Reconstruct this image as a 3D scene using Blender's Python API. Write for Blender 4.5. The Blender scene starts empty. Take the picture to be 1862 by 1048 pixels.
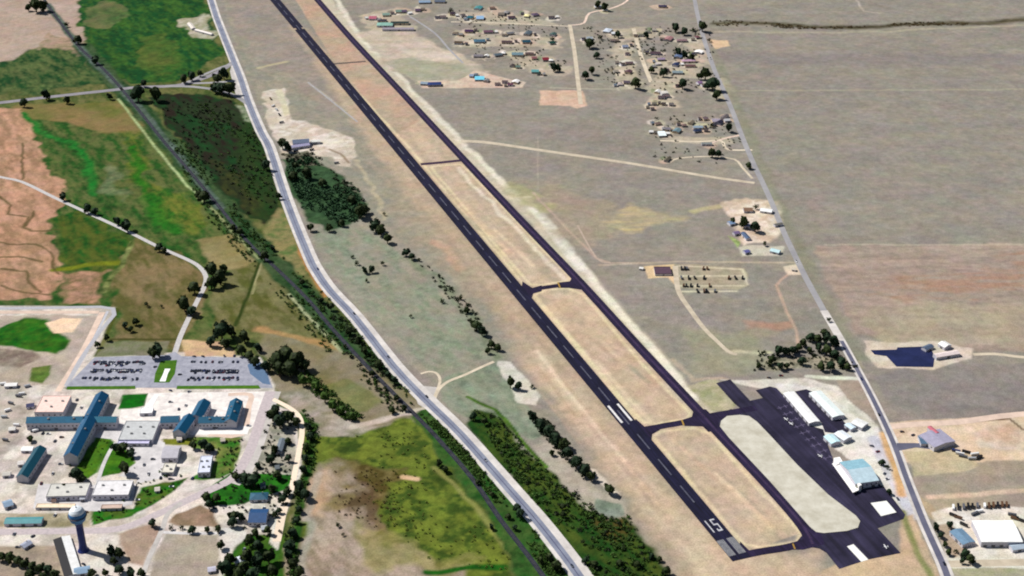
import bpy, bmesh, math, random
import numpy as np
from mathutils import Vector, Matrix
R = math.radians
# ------------------------------------------------------------------ camera, light, exposure
H = 1070.0; FPX = 2600.0; PITCH = math.atan(1416.0 / FPX)
S = bpy.context.scene; C = S.collection
cam = bpy.data.objects.new('camera', bpy.data.cameras.new('camera')); C.objects.link(cam)
cam.location = (0, 0, H); cam.rotation_euler = (math.pi / 2 - PITCH, 0, 0)
cam.data.sensor_width = 36; cam.data.lens = 36 * FPX / 1862; cam.data.clip_start = 1; cam.data.clip_end = 90000
S.camera = cam
SUN_EL = 49; SH = Vector((0.93, -0.37))            # SH = direction shadows fall on the ground
W = bpy.data.worlds.new('World'); S.world = W; W.use_nodes = True
nt = W.node_tree; bg = nt.nodes['Background']
sky = nt.nodes.new('ShaderNodeTexSky'); sky.sky_type = 'NISHITA'; sky.sun_disc = False
sky.sun_elevation = R(SUN_EL); sky.sun_rotation = math.atan2(-SH.x, -SH.y)
nt.links.new(sky.outputs[0], bg.inputs[0]); bg.inputs[1].default_value = 0.05
sun = bpy.data.objects.new('sun', bpy.data.lights.new('sun', 'SUN')); C.objects.link(sun)
sun.data.energy = 5.0; sun.data.angle = R(0.5); sun.data.color = (1, 0.965, 0.9)
sun.rotation_euler = Vector((SH.x * math.cos(R(SUN_EL)), SH.y * math.cos(R(SUN_EL)), -math.sin(R(SUN_EL)))).to_track_quat('-Z', 'Y').to_euler()
S.view_settings.view_transform = 'Standard'; S.view_settings.look = 'None'
S.view_settings.exposure = 0.0; S.view_settings.gamma = 1
S.render.engine = 'CYCLES'; S.cycles.pixel_filter_type = 'BLACKMAN_HARRIS'; S.cycles.filter_width = 2.0
# ------------------------------------------------------------------ helpers
def P(px, py, z=0.0):
    """survey point: a spot read off the photograph -> metres on the level plane z"""
    x = (px - 931) / FPX; y = (py - 524) / FPX
    fy = math.cos(PITCH) - y * math.sin(PITCH); fz = -math.sin(PITCH) - y * math.cos(PITCH)
    t = (z - H) / fz
    return Vector((x * t, fy * t, z))
def mpp(py):
    p = P(931, py); return (p.y * math.cos(PITCH) + H * math.sin(PITCH)) / FPX
def lin(c):
    return tuple((v / 255 / 12.92) if v / 255 <= .04045 else ((v / 255 + .055) / 1.055) ** 2.4 for v in c)
ALB = 0.80                                          # display value of a sunlit surface -> base colour
def col(c):
    a = lin(c); k = ALB if max(a) < .6 else ALB + .14 * min(1, (max(a) - .6) / .3)
    return tuple(v * k for v in a)
rnd = random.Random(5)
MATS = {}
def mat(name, c, rough=.85, noise=.18, scale=.25, metal=0, c2=None, stripe=None, spec=.25, bump=0):
    if name in MATS: return MATS[name]
    m = bpy.data.materials.new(name); m.use_nodes = True; n = m.node_tree; b = n.nodes['Principled BSDF']
    b.inputs['Roughness'].default_value = rough; b.inputs['Metallic'].default_value = metal
    b.inputs['Specular IOR Level'].default_value = spec
    geo = n.nodes.new('ShaderNodeNewGeometry'); tx = n.nodes.new('ShaderNodeTexNoise')
    tx.inputs['Scale'].default_value = scale; tx.inputs['Detail'].default_value = 5; tx.inputs['Roughness'].default_value = .65
    n.links.new(geo.outputs['Position'], tx.inputs['Vector'])
    r = n.nodes.new('ShaderNodeValToRGB'); n.links.new(tx.outputs['Fac'], r.inputs[0])
    a = col(c); d = col(c2) if c2 else tuple(min(1, v * (1 + noise)) for v in a); a = a if c2 else tuple(v * (1 - noise) for v in a)
    r.color_ramp.elements[0].position = .33; r.color_ramp.elements[1].position = .67
    r.color_ramp.elements[0].color = (*a, 1); r.color_ramp.elements[1].color = (*d, 1)
    out = r.outputs[0]
    oi = n.nodes.new('ShaderNodeObjectInfo'); hs = n.nodes.new('ShaderNodeHueSaturation')
    mr = n.nodes.new('ShaderNodeMapRange'); mr.inputs[3].default_value = .88; mr.inputs[4].default_value = 1.12
    n.links.new(oi.outputs['Random'], mr.inputs[0]); n.links.new(mr.outputs[0], hs.inputs['Value']); n.links.new(out, hs.inputs['Color']); out = hs.outputs[0]
    if stripe:
        tc = n.nodes.new('ShaderNodeTexCoord'); wv = n.nodes.new('ShaderNodeTexWave'); wv.inputs['Scale'].default_value = stripe; wv.bands_direction = 'X'
        wv.inputs['Distortion'].default_value = .2
        n.links.new(tc.outputs['Object'], wv.inputs['Vector'])
        mx = n.nodes.new('ShaderNodeMixRGB'); mx.blend_type = 'MULTIPLY'; mx.inputs[0].default_value = .12
        n.links.new(out, mx.inputs[1]); n.links.new(wv.outputs['Color'], mx.inputs[2]); out = mx.outputs[0]
    n.links.new(out, b.inputs['Base Color'])
    if bump:
        bp = n.nodes.new('ShaderNodeBump'); bp.inputs['Strength'].default_value = bump; bp.inputs['Distance'].default_value = 1
        n.links.new(tx.outputs['Fac'], bp.inputs['Height']); n.links.new(bp.outputs[0], b.inputs['Normal'])
    MATS[name] = m; return m
def mesh(name, verts, faces, mats, fm=None, parent=None, loc=None, rz=0):
    me = bpy.data.meshes.new(name); me.from_pydata([tuple(v) for v in verts], [], faces)
    for m in (mats if isinstance(mats, (list, tuple)) else [mats]): me.materials.append(m)
    if fm: me.polygons.foreach_set('material_index', fm)
    me.update()
    o = bpy.data.objects.new(name, me); C.objects.link(o)
    if parent: o.parent = parent
    if loc is not None: o.location = loc
    o.rotation_euler.z = rz
    return o
def tag(o, label=None, cat=None, group=None, kind=None):
    if label: o['label'] = label
    if cat: o['category'] = cat
    if group: o['group'] = group
    if kind: o['kind'] = kind
    return o
def empty(name, loc, rz, label, cat, group=None):
    o = bpy.data.objects.new(name, None); C.objects.link(o); o.location = loc; o.rotation_euler.z = rz
    o.empty_display_size = 2
    return tag(o, label, cat, group)
def copy_tree(o, parent=None):
    c = o.copy(); C.objects.link(c); c.parent = parent
    for ch in o.children: copy_tree(ch, c)
    return c
ORD = 'first second third fourth fifth sixth seventh eighth ninth tenth eleventh twelfth thirteenth fourteenth fifteenth sixteenth seventeenth eighteenth nineteenth twentieth'.split()
def ordinal(i):
    if i < 20: return ORD[i]
    t = ['twenty', 'thirty', 'forty', 'fifty'][(i + 1) // 10 - 2]; u = (i + 1) % 10
    return (t[:-1] + 'ieth') if u == 0 else t + '-' + ORD[u - 1]
class MB:
    def __init__(s): s.v = []; s.f = []; s.m = []
    def quadbox(s, x0, x1, y0, y1, z0, z1, m=0):
        b = len(s.v); s.v += [(x, y, z) for z in (z0, z1) for x, y in ((x0, y0), (x1, y0), (x1, y1), (x0, y1))]
        s.f += [tuple(b + i for i in q) for q in ((0, 3, 2, 1), (4, 5, 6, 7), (0, 1, 5, 4), (1, 2, 6, 5), (2, 3, 7, 6), (3, 0, 4, 7))]; s.m += [m] * 6
    def poly(s, pts, m=0):
        b = len(s.v); s.v += list(pts); s.f.append(tuple(range(b, b + len(pts)))); s.m.append(m)
    def prism(s, xz, y0, y1, m=0):
        """profile in the x-z plane swept along y"""
        b = len(s.v); n = len(xz); s.v += [(x, y0, z) for x, z in xz] + [(x, y1, z) for x, z in xz]
        s.f.append(tuple(b + i for i in range(n))); s.f.append(tuple(b + n + i for i in reversed(range(n)))); s.m += [m, m]
        for i in range(n):
            j = (i + 1) % n; s.f.append((b + j, b + i, b + n + i, b + n + j)); s.m.append(m)
    def lathe(s, prof, n=16, m=0, cx=0, cy=0):
        b = len(s.v)
        for r, z in prof: s.v += [(cx + r * math.cos(2 * math.pi * i / n), cy + r * math.sin(2 * math.pi * i / n), z) for i in range(n)]
        for k in range(len(prof) - 1):
            for i in range(n):
                j = (i + 1) % n; s.f.append((b + k * n + i, b + k * n + j, b + k * n + n + j, b + k * n + n + i)); s.m.append(m)
    def build(s, name, mats, parent=None, loc=None, rz=0): return mesh(name, s.v, s.f, mats, s.m, parent, loc, rz)
# ------------------------------------------------------------------ the ground: one sheet, land cover as surface colour
def steps(a, b, s0, s1):
    out = [a]
    while out[-1] < b: out.append(out[-1] + s0 + (s1 - s0) * (out[-1] - a) / (b - a))
    return out
ys = steps(1150, 3650, 1.7, 4.4); xs = list(np.arange(-1330, 1331, 2.5))
ext = [20, 60, 150, 400, 1200, 4000, 12000, 40000]
xs = [xs[0] - e for e in reversed(ext)] + xs + [xs[-1] + e for e in ext]
ys = [ys[0] - e for e in reversed(ext)] + ys + [ys[-1] + e for e in ext]
xs = np.array(xs); ys = np.array(ys); NX, NY = len(xs), len(ys)
GX, GY = np.meshgrid(xs, ys)
rs = np.random.RandomState(11)
def vnoise(scale, oct=3, seed=0, ang=0., aniso=1., rough=.55):
    r_ = np.random.RandomState(seed); ca, sa = math.cos(ang), math.sin(ang); out = 0; amp = 1; tot = 0
    for o in range(oct):
        s = scale / (2.0 ** o); u = (GX * ca + GY * sa) / (s * aniso) + 37.3 * o; v = (-GX * sa + GY * ca) / s + 11.7 * o
        t = r_.rand(256, 256); iu = np.floor(u).astype(np.int64); iv = np.floor(v).astype(np.int64); fu = u - iu; fv = v - iv
        fu = fu * fu * (3 - 2 * fu); fv = fv * fv * (3 - 2 * fv); iu &= 255; iv &= 255; ju = (iu + 1) & 255; jv = (iv + 1) & 255
        out = out + amp * ((t[iv, iu] * (1 - fu) + t[iv, ju] * fu) * (1 - fv) + (t[jv, iu] * (1 - fu) + t[jv, ju] * fu) * fv)
        tot += amp; amp *= rough
    return np.clip((out / tot - .5) * 1.9 + .5, 0, 1)
RW0 = P(1305.6, 966); RW1 = P(545, 54); RWD = (RW1 - RW0).normalized(); RWA = math.atan2(RWD.y, RWD.x)
N_big = vnoise(140, 4, 1); N_mid = vnoise(45, 4, 2); N_fine = vnoise(14, 3, 3, rough=.7); N_w1 = vnoise(40, 3, 4); N_w2 = vnoise(40, 3, 5)
N_st = vnoise(16, 4, 6, RWA, 16, .7); N_hz = vnoise(30, 4, 7, 0, 4.5); N_sp = vnoise(7, 2, 8)
N_c1 = vnoise(60, 3, 21); N_c2 = vnoise(60, 3, 22)
N_dg = vnoise(13, 4, 9, math.atan2(-1, .55), 3.2, .75); N_dg = np.clip((N_dg - .5) * 1.7 + .5, 0, 1)
N_hs = vnoise(12, 4, 77, 0.04, 7, .75); N_hs = np.clip((N_hs - .5) * 1.8 + .5, 0, 1)
NZ = dict(hs=N_hs, dg=N_dg, big=N_big, mid=N_mid, fine=N_fine, st=N_st, hz=N_hz, sp=N_sp, spot=np.clip((N_fine * .6 + N_sp * .4 - .45) * 4, 0, 1), patch=np.clip((N_mid - .42) * 4, 0, 1),
          patchf=np.clip((N_fine * .5 + N_mid * .5 - .42) * 4, 0, 1))
G = np.zeros((NY, NX, 3)); A_ = np.array
def blend(mask, c, sub, c2=None, nz='mid'):
    c = A_(lin(c)); cc = c[None, None, :] * np.ones(mask.shape + (3,))
    if c2 is not None:
        k = NZ[nz][sub][..., None]; cc = cc * (1 - k) + A_(lin(c2)) * k
    G[sub] = G[sub] * (1 - mask[..., None]) + cc * mask[..., None]
def sub_of(pts, pad):
    x0 = np.searchsorted(xs, min(p.x for p in pts) - pad); x1 = np.searchsorted(xs, max(p.x for p in pts) + pad)
    y0 = np.searchsorted(ys, min(p.y for p in pts) - pad); y1 = np.searchsorted(ys, max(p.y for p in pts) + pad)
    return (slice(y0, y1), slice(x0, x1))
def segd(X, Y, a, b):
    dx, dy = b.x - a.x, b.y - a.y; L = dx * dx + dy * dy + 1e-9
    t = np.clip(((X - a.x) * dx + (Y - a.y) * dy) / L, 0, 1); return np.hypot(X - a.x - t * dx, Y - a.y - t * dy)
def patch(px, c, c2=None, nz='mid', soft=4, warp=10, op=1.):
    if warp >= 5: soft *= 1.5; warp *= 1.25
    pts = [P(*p) for p in px]; sub = sub_of(pts, soft + warp + 5); X = GX[sub] + (N_w1[sub] - .5) * 2 * warp; Y = GY[sub] + (N_w2[sub] - .5) * 2 * warp
    if X.size == 0: return
    ins = np.zeros(X.shape, bool); d = np.full(X.shape, 1e9)
    for i in range(len(pts)):
        a, b = pts[i], pts[(i + 1) % len(pts)]; d = np.minimum(d, segd(X, Y, a, b))
        if abs(a.y - b.y) > 1e-6: ins ^= ((a.y > Y) != (b.y > Y)) & (X < (b.x - a.x) * (Y - a.y) / (b.y - a.y) + a.x)
    sd = np.where(ins, d, -d); blend(np.clip(sd / max(soft, .1) + .5, 0, 1) * op, c, sub, c2, nz)
def line(px, w, c, c2=None, nz='mid', soft=2, warp=2, op=1.):
    pts = [P(*p) for p in px]; sub = sub_of(pts, w + soft + warp + 5); X = GX[sub] + (N_w1[sub] - .5) * 2 * warp; Y = GY[sub] + (N_w2[sub] - .5) * 2 * warp
    d = np.full(X.shape, 1e9)
    for a, b in zip(pts, pts[1:]): d = np.minimum(d, segd(X, Y, a, b))
    blend(np.clip((w / 2 - d) / max(soft, .1) + .5, 0, 1) * op, c, sub, c2, nz)
G[:] = A_(lin((148, 142, 134))); full = (slice(None), slice(None))
blend(N_hz * .4, (166, 160, 138), full); blend(np.clip(N_big - .35, 0, 1) * .7, (142, 134, 128), full); blend(np.clip(N_c1 - .5, 0, 1) * .6, (146, 142, 126), full); blend(np.clip(N_c2 - .5, 0, 1) * .7, (162, 148, 144), full); N_hf = vnoise(11, 4, 55, .05, 3, .8); blend(np.clip(N_hf - .5, 0, 1) * .5, (168, 160, 142), full); blend(np.clip(.5 - N_hf, 0, 1) * .4, (126, 120, 112), full)
# the settlement's houses: x, y, length and depth in the photograph, roof colour
HOUSES = [
 ('at the far left of the settlement', [(678, 32, 14, 12, (196, 110, 130)), (727, 20, 16, 9, (120, 150, 140)), (735, 20, 10, 8, (92, 74, 104)), (760, 18, 10, 8, (84, 60, 92)), (805, 30, 13, 8, (110, 96, 96)), (823, 24, 10, 10, (56, 40, 56)), (842, 27, 8, 7, (100, 90, 90))]),
 ('at the very top edge', [(772, 3, 22, 9, (150, 176, 206)), (800, 2, 20, 9, (96, 108, 130))]),
 ('along the far gravel road', [(855, 31, 8, 8, (24, 110, 130)), (873, 32, 14, 13, (150, 186, 222)), (870, 14, 10, 9, (84, 156, 160)), (895, 14, 10, 7, (120, 96, 86)), (912, 25, 12, 9, (120, 112, 104)), (930, 31, 14, 8, (66, 44, 60)), (958, 28, 9, 9, (244, 234, 176)), (973, 26, 12, 9, (104, 84, 110)), (1003, 31, 12, 8, (70, 62, 66))]),
 ('just below the far gravel road', [(853, 56, 16, 9, (62, 34, 76)), (888, 57, 18, 8, (118, 82, 104)), (927, 60, 13, 7, (118, 118, 126)), (960, 60, 12, 8, (96, 108, 118)), (1006, 62, 8, 7, (70, 96, 94))]),
 ('in the middle row of the settlement', [(828, 60, 10, 7, (124, 108, 92)), (834, 77, 15, 8, (90, 72, 54)), (872, 74, 22, 10, (70, 110, 134)), (922, 76, 20, 8, (84, 66, 72)), (957, 75, 16, 10, (22, 72, 92)), (1003, 77, 10, 9, (20, 66, 56))]),
 ('in the fourth row of the settlement', [(870, 101, 18, 8, (138, 132, 140)), (905, 99, 14, 8, (96, 112, 124)), (941, 98, 22, 10, (112, 140, 152)), (963, 97, 16, 7, (98, 80, 80)), (971, 105, 10, 7, (140, 88, 96)), (992, 107, 12, 10, (130, 34, 50)), (1004, 118, 10, 9, (30, 60, 56))]),
 ('in the lowest left row of the settlement', [(942, 121, 9, 7, (110, 136, 128)), (973, 129, 14, 9, (96, 160, 162)), (980, 133, 8, 7, (38, 60, 54)), (790, 152, 26, 10, (48, 68, 128)), (772, 151, 14, 8, (150, 168, 186)), (872, 142, 18, 13, (120, 210, 238)), (858, 137, 8, 8, (150, 164, 190)), (905, 152, 11, 6, (120, 100, 98)), (918, 148, 11, 6, (110, 92, 96)), (928, 153, 10, 6, (104, 60, 84)), (938, 148, 9, 8, (244, 240, 240))]),
 ('between the two gravel side roads', [(1105, 55, 12, 9, (206, 214, 228)), (1116, 60, 9, 8, (226, 230, 236)), (1072, 69, 12, 9, (176, 186, 196)), (1115, 73, 10, 7, (120, 104, 100)), (1137, 84, 11, 8, (132, 142, 168)), (1141, 97, 8, 7, (84, 66, 70)), (1122, 113, 8, 7, (130, 118, 110)), (1144, 114, 14, 7, (104, 84, 92)), (1143, 130, 8, 8, (108, 76, 84)), (1120, 129, 9, 7, (160, 152, 140)), (1140, 149, 12, 8, (96, 84, 100)), (1128, 152, 9, 8, (190, 176, 172))]),
 ('beside the county road', [(1166, 63, 10, 7, (112, 110, 96)), (1178, 57, 10, 7, (130, 128, 114)), (1190, 54, 8, 7, (180, 172, 160)), (1216, 70, 12, 9, (176, 128, 130)), (1240, 73, 20, 7, (140, 112, 118)), (1268, 67, 8, 7, (120, 72, 80)), (1192, 96, 20, 8, (92, 70, 80)), (1202, 107, 14, 7, (160, 140, 168)), (1235, 101, 14, 9, (110, 130, 168)), (1252, 110, 26, 7, (206, 168, 192)), (1255, 119, 20, 6, (120, 88, 92)), (1232, 131, 20, 8, (142, 160, 168)), (1271, 94, 8, 10, (250, 246, 244)), (1197, 115, 8, 7, (220, 208, 200)), (1229, 117, 9, 7, (44, 56, 96)), (1211, 127, 9, 8, (60, 50, 60)), (1272, 150, 8, 8, (140, 108, 150))]),
 ('in the small lot below', [(1203, 176, 13, 8, (92, 76, 82)), (1212, 174, 12, 7, (112, 96, 100)), (1190, 188, 9, 6, (110, 106, 96)), (1207, 188, 8, 7, (80, 70, 70)), (1221, 189, 9, 7, (120, 112, 112)), (1178, 194, 6, 6, (110, 104, 94)), (1207, 168, 12, 8, (232, 226, 218)), (1232, 155, 8, 7, (66, 44, 56))]),
 ('above the long dirt road', [(1203, 243, 14, 15, (238, 250, 255)), (1215, 234, 10, 8, (140, 134, 146)), (1231, 237, 12, 9, (120, 148, 158)), (1244, 227, 9, 6, (134, 108, 104)), (1257, 222, 10, 6, (150, 138, 120)), (1269, 231, 18, 7, (168, 188, 206)), (1268, 237, 14, 7, (40, 54, 84)), (1282, 215, 9, 7, (128, 108, 116)), (1302, 219, 16, 10, (178, 168, 186)), (1318, 212, 14, 6, (134, 124, 124)), (1322, 218, 10, 7, (206, 206, 210)), (1308, 222, 11, 8, (44, 42, 64)), (1285, 261, 20, 5, (150, 156, 156)), (1196, 224, 12, 6, (124, 104, 100)), (1214, 289, 14, 5, (128, 120, 100)), (1192, 240, 6, 6, (92, 86, 84))]),
 ('at the stable yard by the taxiway', [(700, 44, 30, 12, (150, 196, 182)), (727, 41, 34, 8, (48, 62, 60)), (724, 52, 60, 7, (170, 160, 172)), (695, 37, 16, 9, (60, 56, 66)), (702, 26, 14, 9, (132, 160, 150))]),
 ('by itself north of the settlement', [(1205, 11, 16, 7, (36, 36, 78)), (1087, 12, 14, 8, (214, 218, 222)), (1101, 18, 10, 7, (232, 232, 232))]),
]
hr0 = random.Random(4)
for row, items in HOUSES:
    if len(items) < 5 or 'stable' in row or 'top edge' in row: continue
    for (x, y, L, w, rc) in list(items):
        for _ in range(2):
            if hr0.random() > .62: continue
            nx, ny = x + hr0.choice([-1, 1]) * hr0.uniform(.7, 1.1) * (L / 2 + 5), y + hr0.uniform(-4, 5)
            if all(abs(nx - i_[0]) > (i_[2] + 6) / 2 or abs(ny - i_[1]) > 5 for i_ in items): items.append((round(nx), round(ny), hr0.randint(5, 8), 6, hr0.choice([(232, 230, 228), (90, 78, 78), (122, 110, 100), (64, 60, 74), (150, 148, 150), (110, 124, 140)])))
def land():
    hwyL = [(383, -60), (383, 0), (421, 100), (452, 185), (491, 262), (521, 362), (561, 462), (603, 524), (648, 574), (716, 664), (773, 724), (841, 786), (932, 890), (982, 946), (1040, 1024), (1070, 1070)]
    patch(hwyL + [(700, 1250), (-700, 1250), (-900, -60)], (114, 114, 68), (66, 84, 36), 'dg', 3, 2)
    # upper left
    patch([(-200, -60), (135, -60), (150, 60), (170, 110), (110, 120), (60, 92), (20, 125), (-200, 150)], (188, 168, 156), (170, 145, 128), 'big')
    patch([(60, 90), (110, 110), (150, 105), (130, 70), (90, 60)], (190, 155, 135), (120, 115, 75), 'fine', op=.7)
    patch([(150, -60), (372, -60), (376, 0), (405, 95), (370, 125), (330, 145), (240, 152), (205, 128), (160, 80), (140, 30)], (10, 70, 30), (58, 98, 34), 'dg', 5, 8)
    patch([(200, 0), (150, 20), (160, 50), (200, 50), (240, 20)], (70, 105, 55), (140, 125, 90), 'mid', op=.6)
    patch([(260, 70), (300, 60), (330, 100), (320, 140), (250, 130)], (112, 112, 52), (40, 95, 30), 'mid', op=.6)
    patch([(0, 120), (60, 88), (130, 88), (205, 150), (60, 172), (-100, 172), (-100, 130)], (22, 68, 30), (92, 106, 60), 'dg', 8, 14)
    patch([(325, 35), (375, 25), (395, 70), (350, 68)], (165, 160, 125), (215, 205, 190), 'fine', op=.8)
    # left fields
    patch([(-300, 188), (55, 192), (215, 182), (300, 262), (370, 345), (430, 408), (480, 462), (430, 560), (330, 640), (190, 620), (210, 560), (-300, 560)], (98, 106, 58), (36, 82, 26), 'dg', 3, 3)
    patch([(20, 192), (150, 186), (215, 182), (262, 225), (240, 245), (150, 232), (60, 215)], (140, 118, 78), (104, 108, 50), 'mid', 8)
    patch([(-300, 192), (48, 198), (58, 235), (72, 262), (88, 300), (118, 330), (104, 372), (92, 420), (112, 468), (112, 500), (88, 545), (-300, 558)], (202, 156, 130), (158, 126, 98), 'dg', 4, 10)
    patch([(230, 240), (260, 262), (268, 330), (330, 350), (370, 395), (350, 430), (290, 400), (240, 330)], (112, 118, 42), (48, 92, 24), 'dg', 8, 12, .8)
    patch([(190, 300), (215, 300), (225, 360), (190, 350)], (85, 110, 75), (130, 135, 100), 'fine', 8, 12, .7)
    line([(46, 206), (60, 235), (80, 245), (130, 262), (158, 292), (166, 335), (175, 355)], 16, (18, 112, 34), (44, 110, 40), 'fine', 8, 8)
    line([(240, 268), (252, 300), (258, 350)], 16, (20, 105, 12), None, 'fine', 8, 8, .8)
    line([(270, 360), (290, 400), (310, 420)], 30, (28, 104, 20), None, 'fine', 14, 8, .8)
    patch([(105, 395), (150, 388), (235, 425), (225, 470), (190, 500), (120, 490), (112, 440)], (28, 82, 22), (84, 94, 34), 'dg', 6, 12)
    line([(100, 492), (160, 482), (220, 478)], 14, (116, 124, 28), None, 'fine', 6, 4)
    patch([(110, 500), (200, 492), (180, 545), (110, 552)], (186, 142, 118), (120, 104, 70), 'fine', 6, 10)
    for l in ([(0, 355), (18, 372), (14, 390), (50, 394), (46, 412), (58, 418), (108, 418)], [(0, 438), (40, 446), (75, 448), (98, 470), (104, 500)], [(0, 466), (40, 470), (80, 478)], [(0, 488), (45, 494), (56, 512), (75, 530)],
              [(38, 262), (44, 300), (42, 325)], [(50, 410), (60, 385)], [(0, 520), (40, 530), (90, 535)]):
        line(l, 5, (84, 76, 40), None, 'fine', 3, 5, .85)
    patch([(215, 470), (250, 430), (330, 465), (372, 500), (372, 550), (330, 640), (205, 615), (212, 560)], (136, 118, 84), (94, 92, 48), 'dg', 4, 8)
    line([(240, 440), (215, 490), (190, 530)], 9, (150, 156, 96), (60, 80, 30), 'fine', 3, 3)
    patch([(345, 440), (430, 420), (472, 462), (450, 490), (400, 490), (380, 470)], (150, 138, 98), (122, 112, 56), 'mid', 5, 8)
    patch([(400, 500), (470, 470), (530, 530), (600, 590), (640, 640), (560, 632), (480, 606), (440, 600), (385, 600), (385, 540)], (124, 120, 80), (88, 92, 42), 'dg', 4, 6)
    line([(470, 598), (520, 610), (590, 630), (630, 645)], 16, (172, 138, 92), None, 'fine', 8, 8)
    line([(472, 475), (450, 540), (428, 592)], 6, (50, 66, 20), None, 'fine', 2, 1); line([(478, 470), (458, 535)], 3, (165, 160, 115), None, 'fine', 2, 1)
    # dark field between railway and highway
    patch([(275, 178), (330, 168), (425, 182), (458, 215), (482, 262), (508, 355), (508, 400), (488, 415), (430, 385), (372, 322), (320, 245)], (38, 30, 22), (22, 62, 26), 'dg', 4, 8)
    patch([(330, 190), (400, 180), (440, 200), (430, 225), (350, 215)], (40, 62, 32), (40, 28, 24), 'dg', 8, 10, .8); patch([(430, 215), (470, 235), (500, 330), (505, 390), (485, 408), (450, 390), (440, 300)], (30, 66, 22), (46, 56, 24), 'dg', 12, 10, .85); patch([(380, 290), (440, 330), (470, 390), (430, 378)], (66, 74, 30), (36, 34, 20), 'dg', 10, 10, .8)
    patch([(430, 190), (455, 195), (462, 225), (440, 220)], (150, 155, 130), (70, 100, 60), 'fine', 4, 4)
    patch([(505, 375), (520, 380), (545, 440), (560, 500), (540, 520), (500, 470), (480, 450), (478, 425)], (150, 136, 92), (90, 112, 60), 'fine', 5, 6)
    line([(532, 400), (552, 470), (590, 540)], 7, (196, 138, 84), None, 'fine', 4, 3, .8)
    # railway corridor verge
    line([(150, 85), (215, 155), (262, 208), (345, 305), (400, 375), (450, 430), (520, 500), (600, 590), (660, 650), (720, 710), (770, 755)], 42, (30, 66, 30), (66, 88, 54), 'dg', 8, 6)
    line([(86, 8), (150, 92), (215, 155), (262, 208), (345, 309), (400, 377)], 17, (98, 112, 104), (62, 82, 66), 'fine', 5, 2)
    line([(215, 180), (270, 252), (338, 336), (360, 354)], 5, (170, 184, 132), None, 'fine', 2, 1); line([(360, 360), (392, 385), (425, 425), (470, 470)], 5, (150, 158, 110), None, 'fine', 2, 1)
    line([(525, 535), (560, 575), (590, 605), (620, 640), (645, 668)], 5, (172, 176, 138), None, 'fine', 2, 1)
    # centre bottom
    patch([(480, 605), (640, 645), (775, 730), (765, 755), (740, 770), (590, 795), (560, 760), (545, 745), (500, 720), (496, 680), (460, 640)], (150, 140, 122), (124, 116, 76), 'mid', 4, 6)
    patch([(560, 700), (640, 690), (690, 730), (640, 760), (590, 740)], (130, 128, 70), (96, 110, 50), 'fine', 5, 8, .7)
    patch([(500, 720), (560, 705), (650, 760), (700, 770), (640, 800), (570, 790)], (180, 168, 158), (140, 134, 112), 'fine', 5, 8)
    line([(640, 775), (700, 762), (760, 745)], 10, (205, 190, 178), None, 'fine', 4, 4)
    patch([(560, 790), (640, 790), (745, 758), (800, 830), (870, 920), (935, 1030), (960, 1100), (520, 1100), (545, 900)], (108, 122, 44), (58, 80, 26), 'patchf', 4, 6)
    patch([(560, 850), (600, 845), (650, 880), (680, 930), (690, 985), (770, 1000), (850, 1040), (860, 1100), (520, 1100), (545, 905)], (180, 160, 146), (140, 126, 104), 'dg', 8, 14)
    patch([(590, 840), (690, 850), (750, 862), (740, 880), (690, 890), (688, 960), (665, 975), (650, 930), (600, 930), (590, 900), (640, 900)], (80, 60, 32), (128, 112, 70), 'patchf', 8, 14, .85)
    patch([(560, 870), (590, 850), (600, 900), (575, 940), (560, 920)], (204, 168, 136), None, 'fine', 8, 8, .7)
    patch([(640, 950), (700, 960), (780, 1000), (870, 1020), (860, 1045), (700, 1040), (640, 990)], (166, 156, 104), (124, 122, 60), 'fine', 8, 12, .75)
    line([(735, 868), (760, 872)], 9, (218, 184, 146), None, 'fine', 3, 2); line([(775, 1042), (850, 1034), (920, 1032)], 9, (28, 90, 18), None, 'fine', 4, 3)
    line([(790, 850), (850, 905), (900, 970), (930, 1010)], 7, (136, 138, 76), None, 'fine', 4, 3)
    patch([(745, 755), (775, 735), (830, 800), (930, 900), (990, 970), (1045, 1060), (960, 1070), (880, 930), (800, 830)], (34, 84, 28), (70, 96, 44), 'fine', 4, 5)
    # between highway and runway
    patch([(395, -60), (480, -60), (520, 20), (700, 260), (900, 520), (965, 600), (935, 660), (795, 700), (700, 620), (615, 515), (575, 455), (535, 350), (505, 255), (455, 150), (420, 60)], (146, 144, 130), (162, 154, 138), 'dg', 4, 3)
    patch([(395, -60), (480, -60), (560, 60), (640, 180), (600, 220), (520, 140), (460, 100), (430, 60)], (146, 138, 132), (166, 150, 138), 'mid', 10, 10, .8)
    patch([(575, 415), (640, 400), (720, 445), (760, 500), (870, 600), (900, 640), (800, 680), (690, 590), (620, 510), (585, 450)], (136, 146, 124), (154, 150, 134), 'dg', 8, 10)
    patch([(690, 300), (760, 380), (840, 470), (880, 540), (840, 540), (780, 460), (700, 380)], (176, 160, 140), (156, 146, 126), 'fine', 10, 12, .7)
    line([(800, 440), (840, 490)], 22, (214, 172, 142), None, 'fine', 10, 10, .7); line([(650, 290), (670, 330), (700, 400)], 8, (190, 178, 150), None, 'fine', 4, 6, .7)
    line([(560, 150), (600, 180), (650, 222)], 5, (186, 180, 168), None, 'fine', 3, 1); line([(470, 125), (520, 112)], 10, (196, 186, 150), None, 'fine', 6, 4, .8)
    patch([(478, 165), (515, 160), (530, 215), (560, 220), (600, 235), (635, 250), (648, 275), (640, 302), (618, 300), (605, 285), (560, 280), (515, 278), (495, 250)], (204, 190, 174), (226, 216, 204), 'patchf', 3, 6)
    patch([(500, 165), (512, 162), (528, 208), (518, 212)], (212, 204, 178), None, 'fine', 2, 1)
    line([(600, 272), (620, 280), (636, 296)], 5, (150, 130, 108), None, 'fine', 3, 2)
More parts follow.
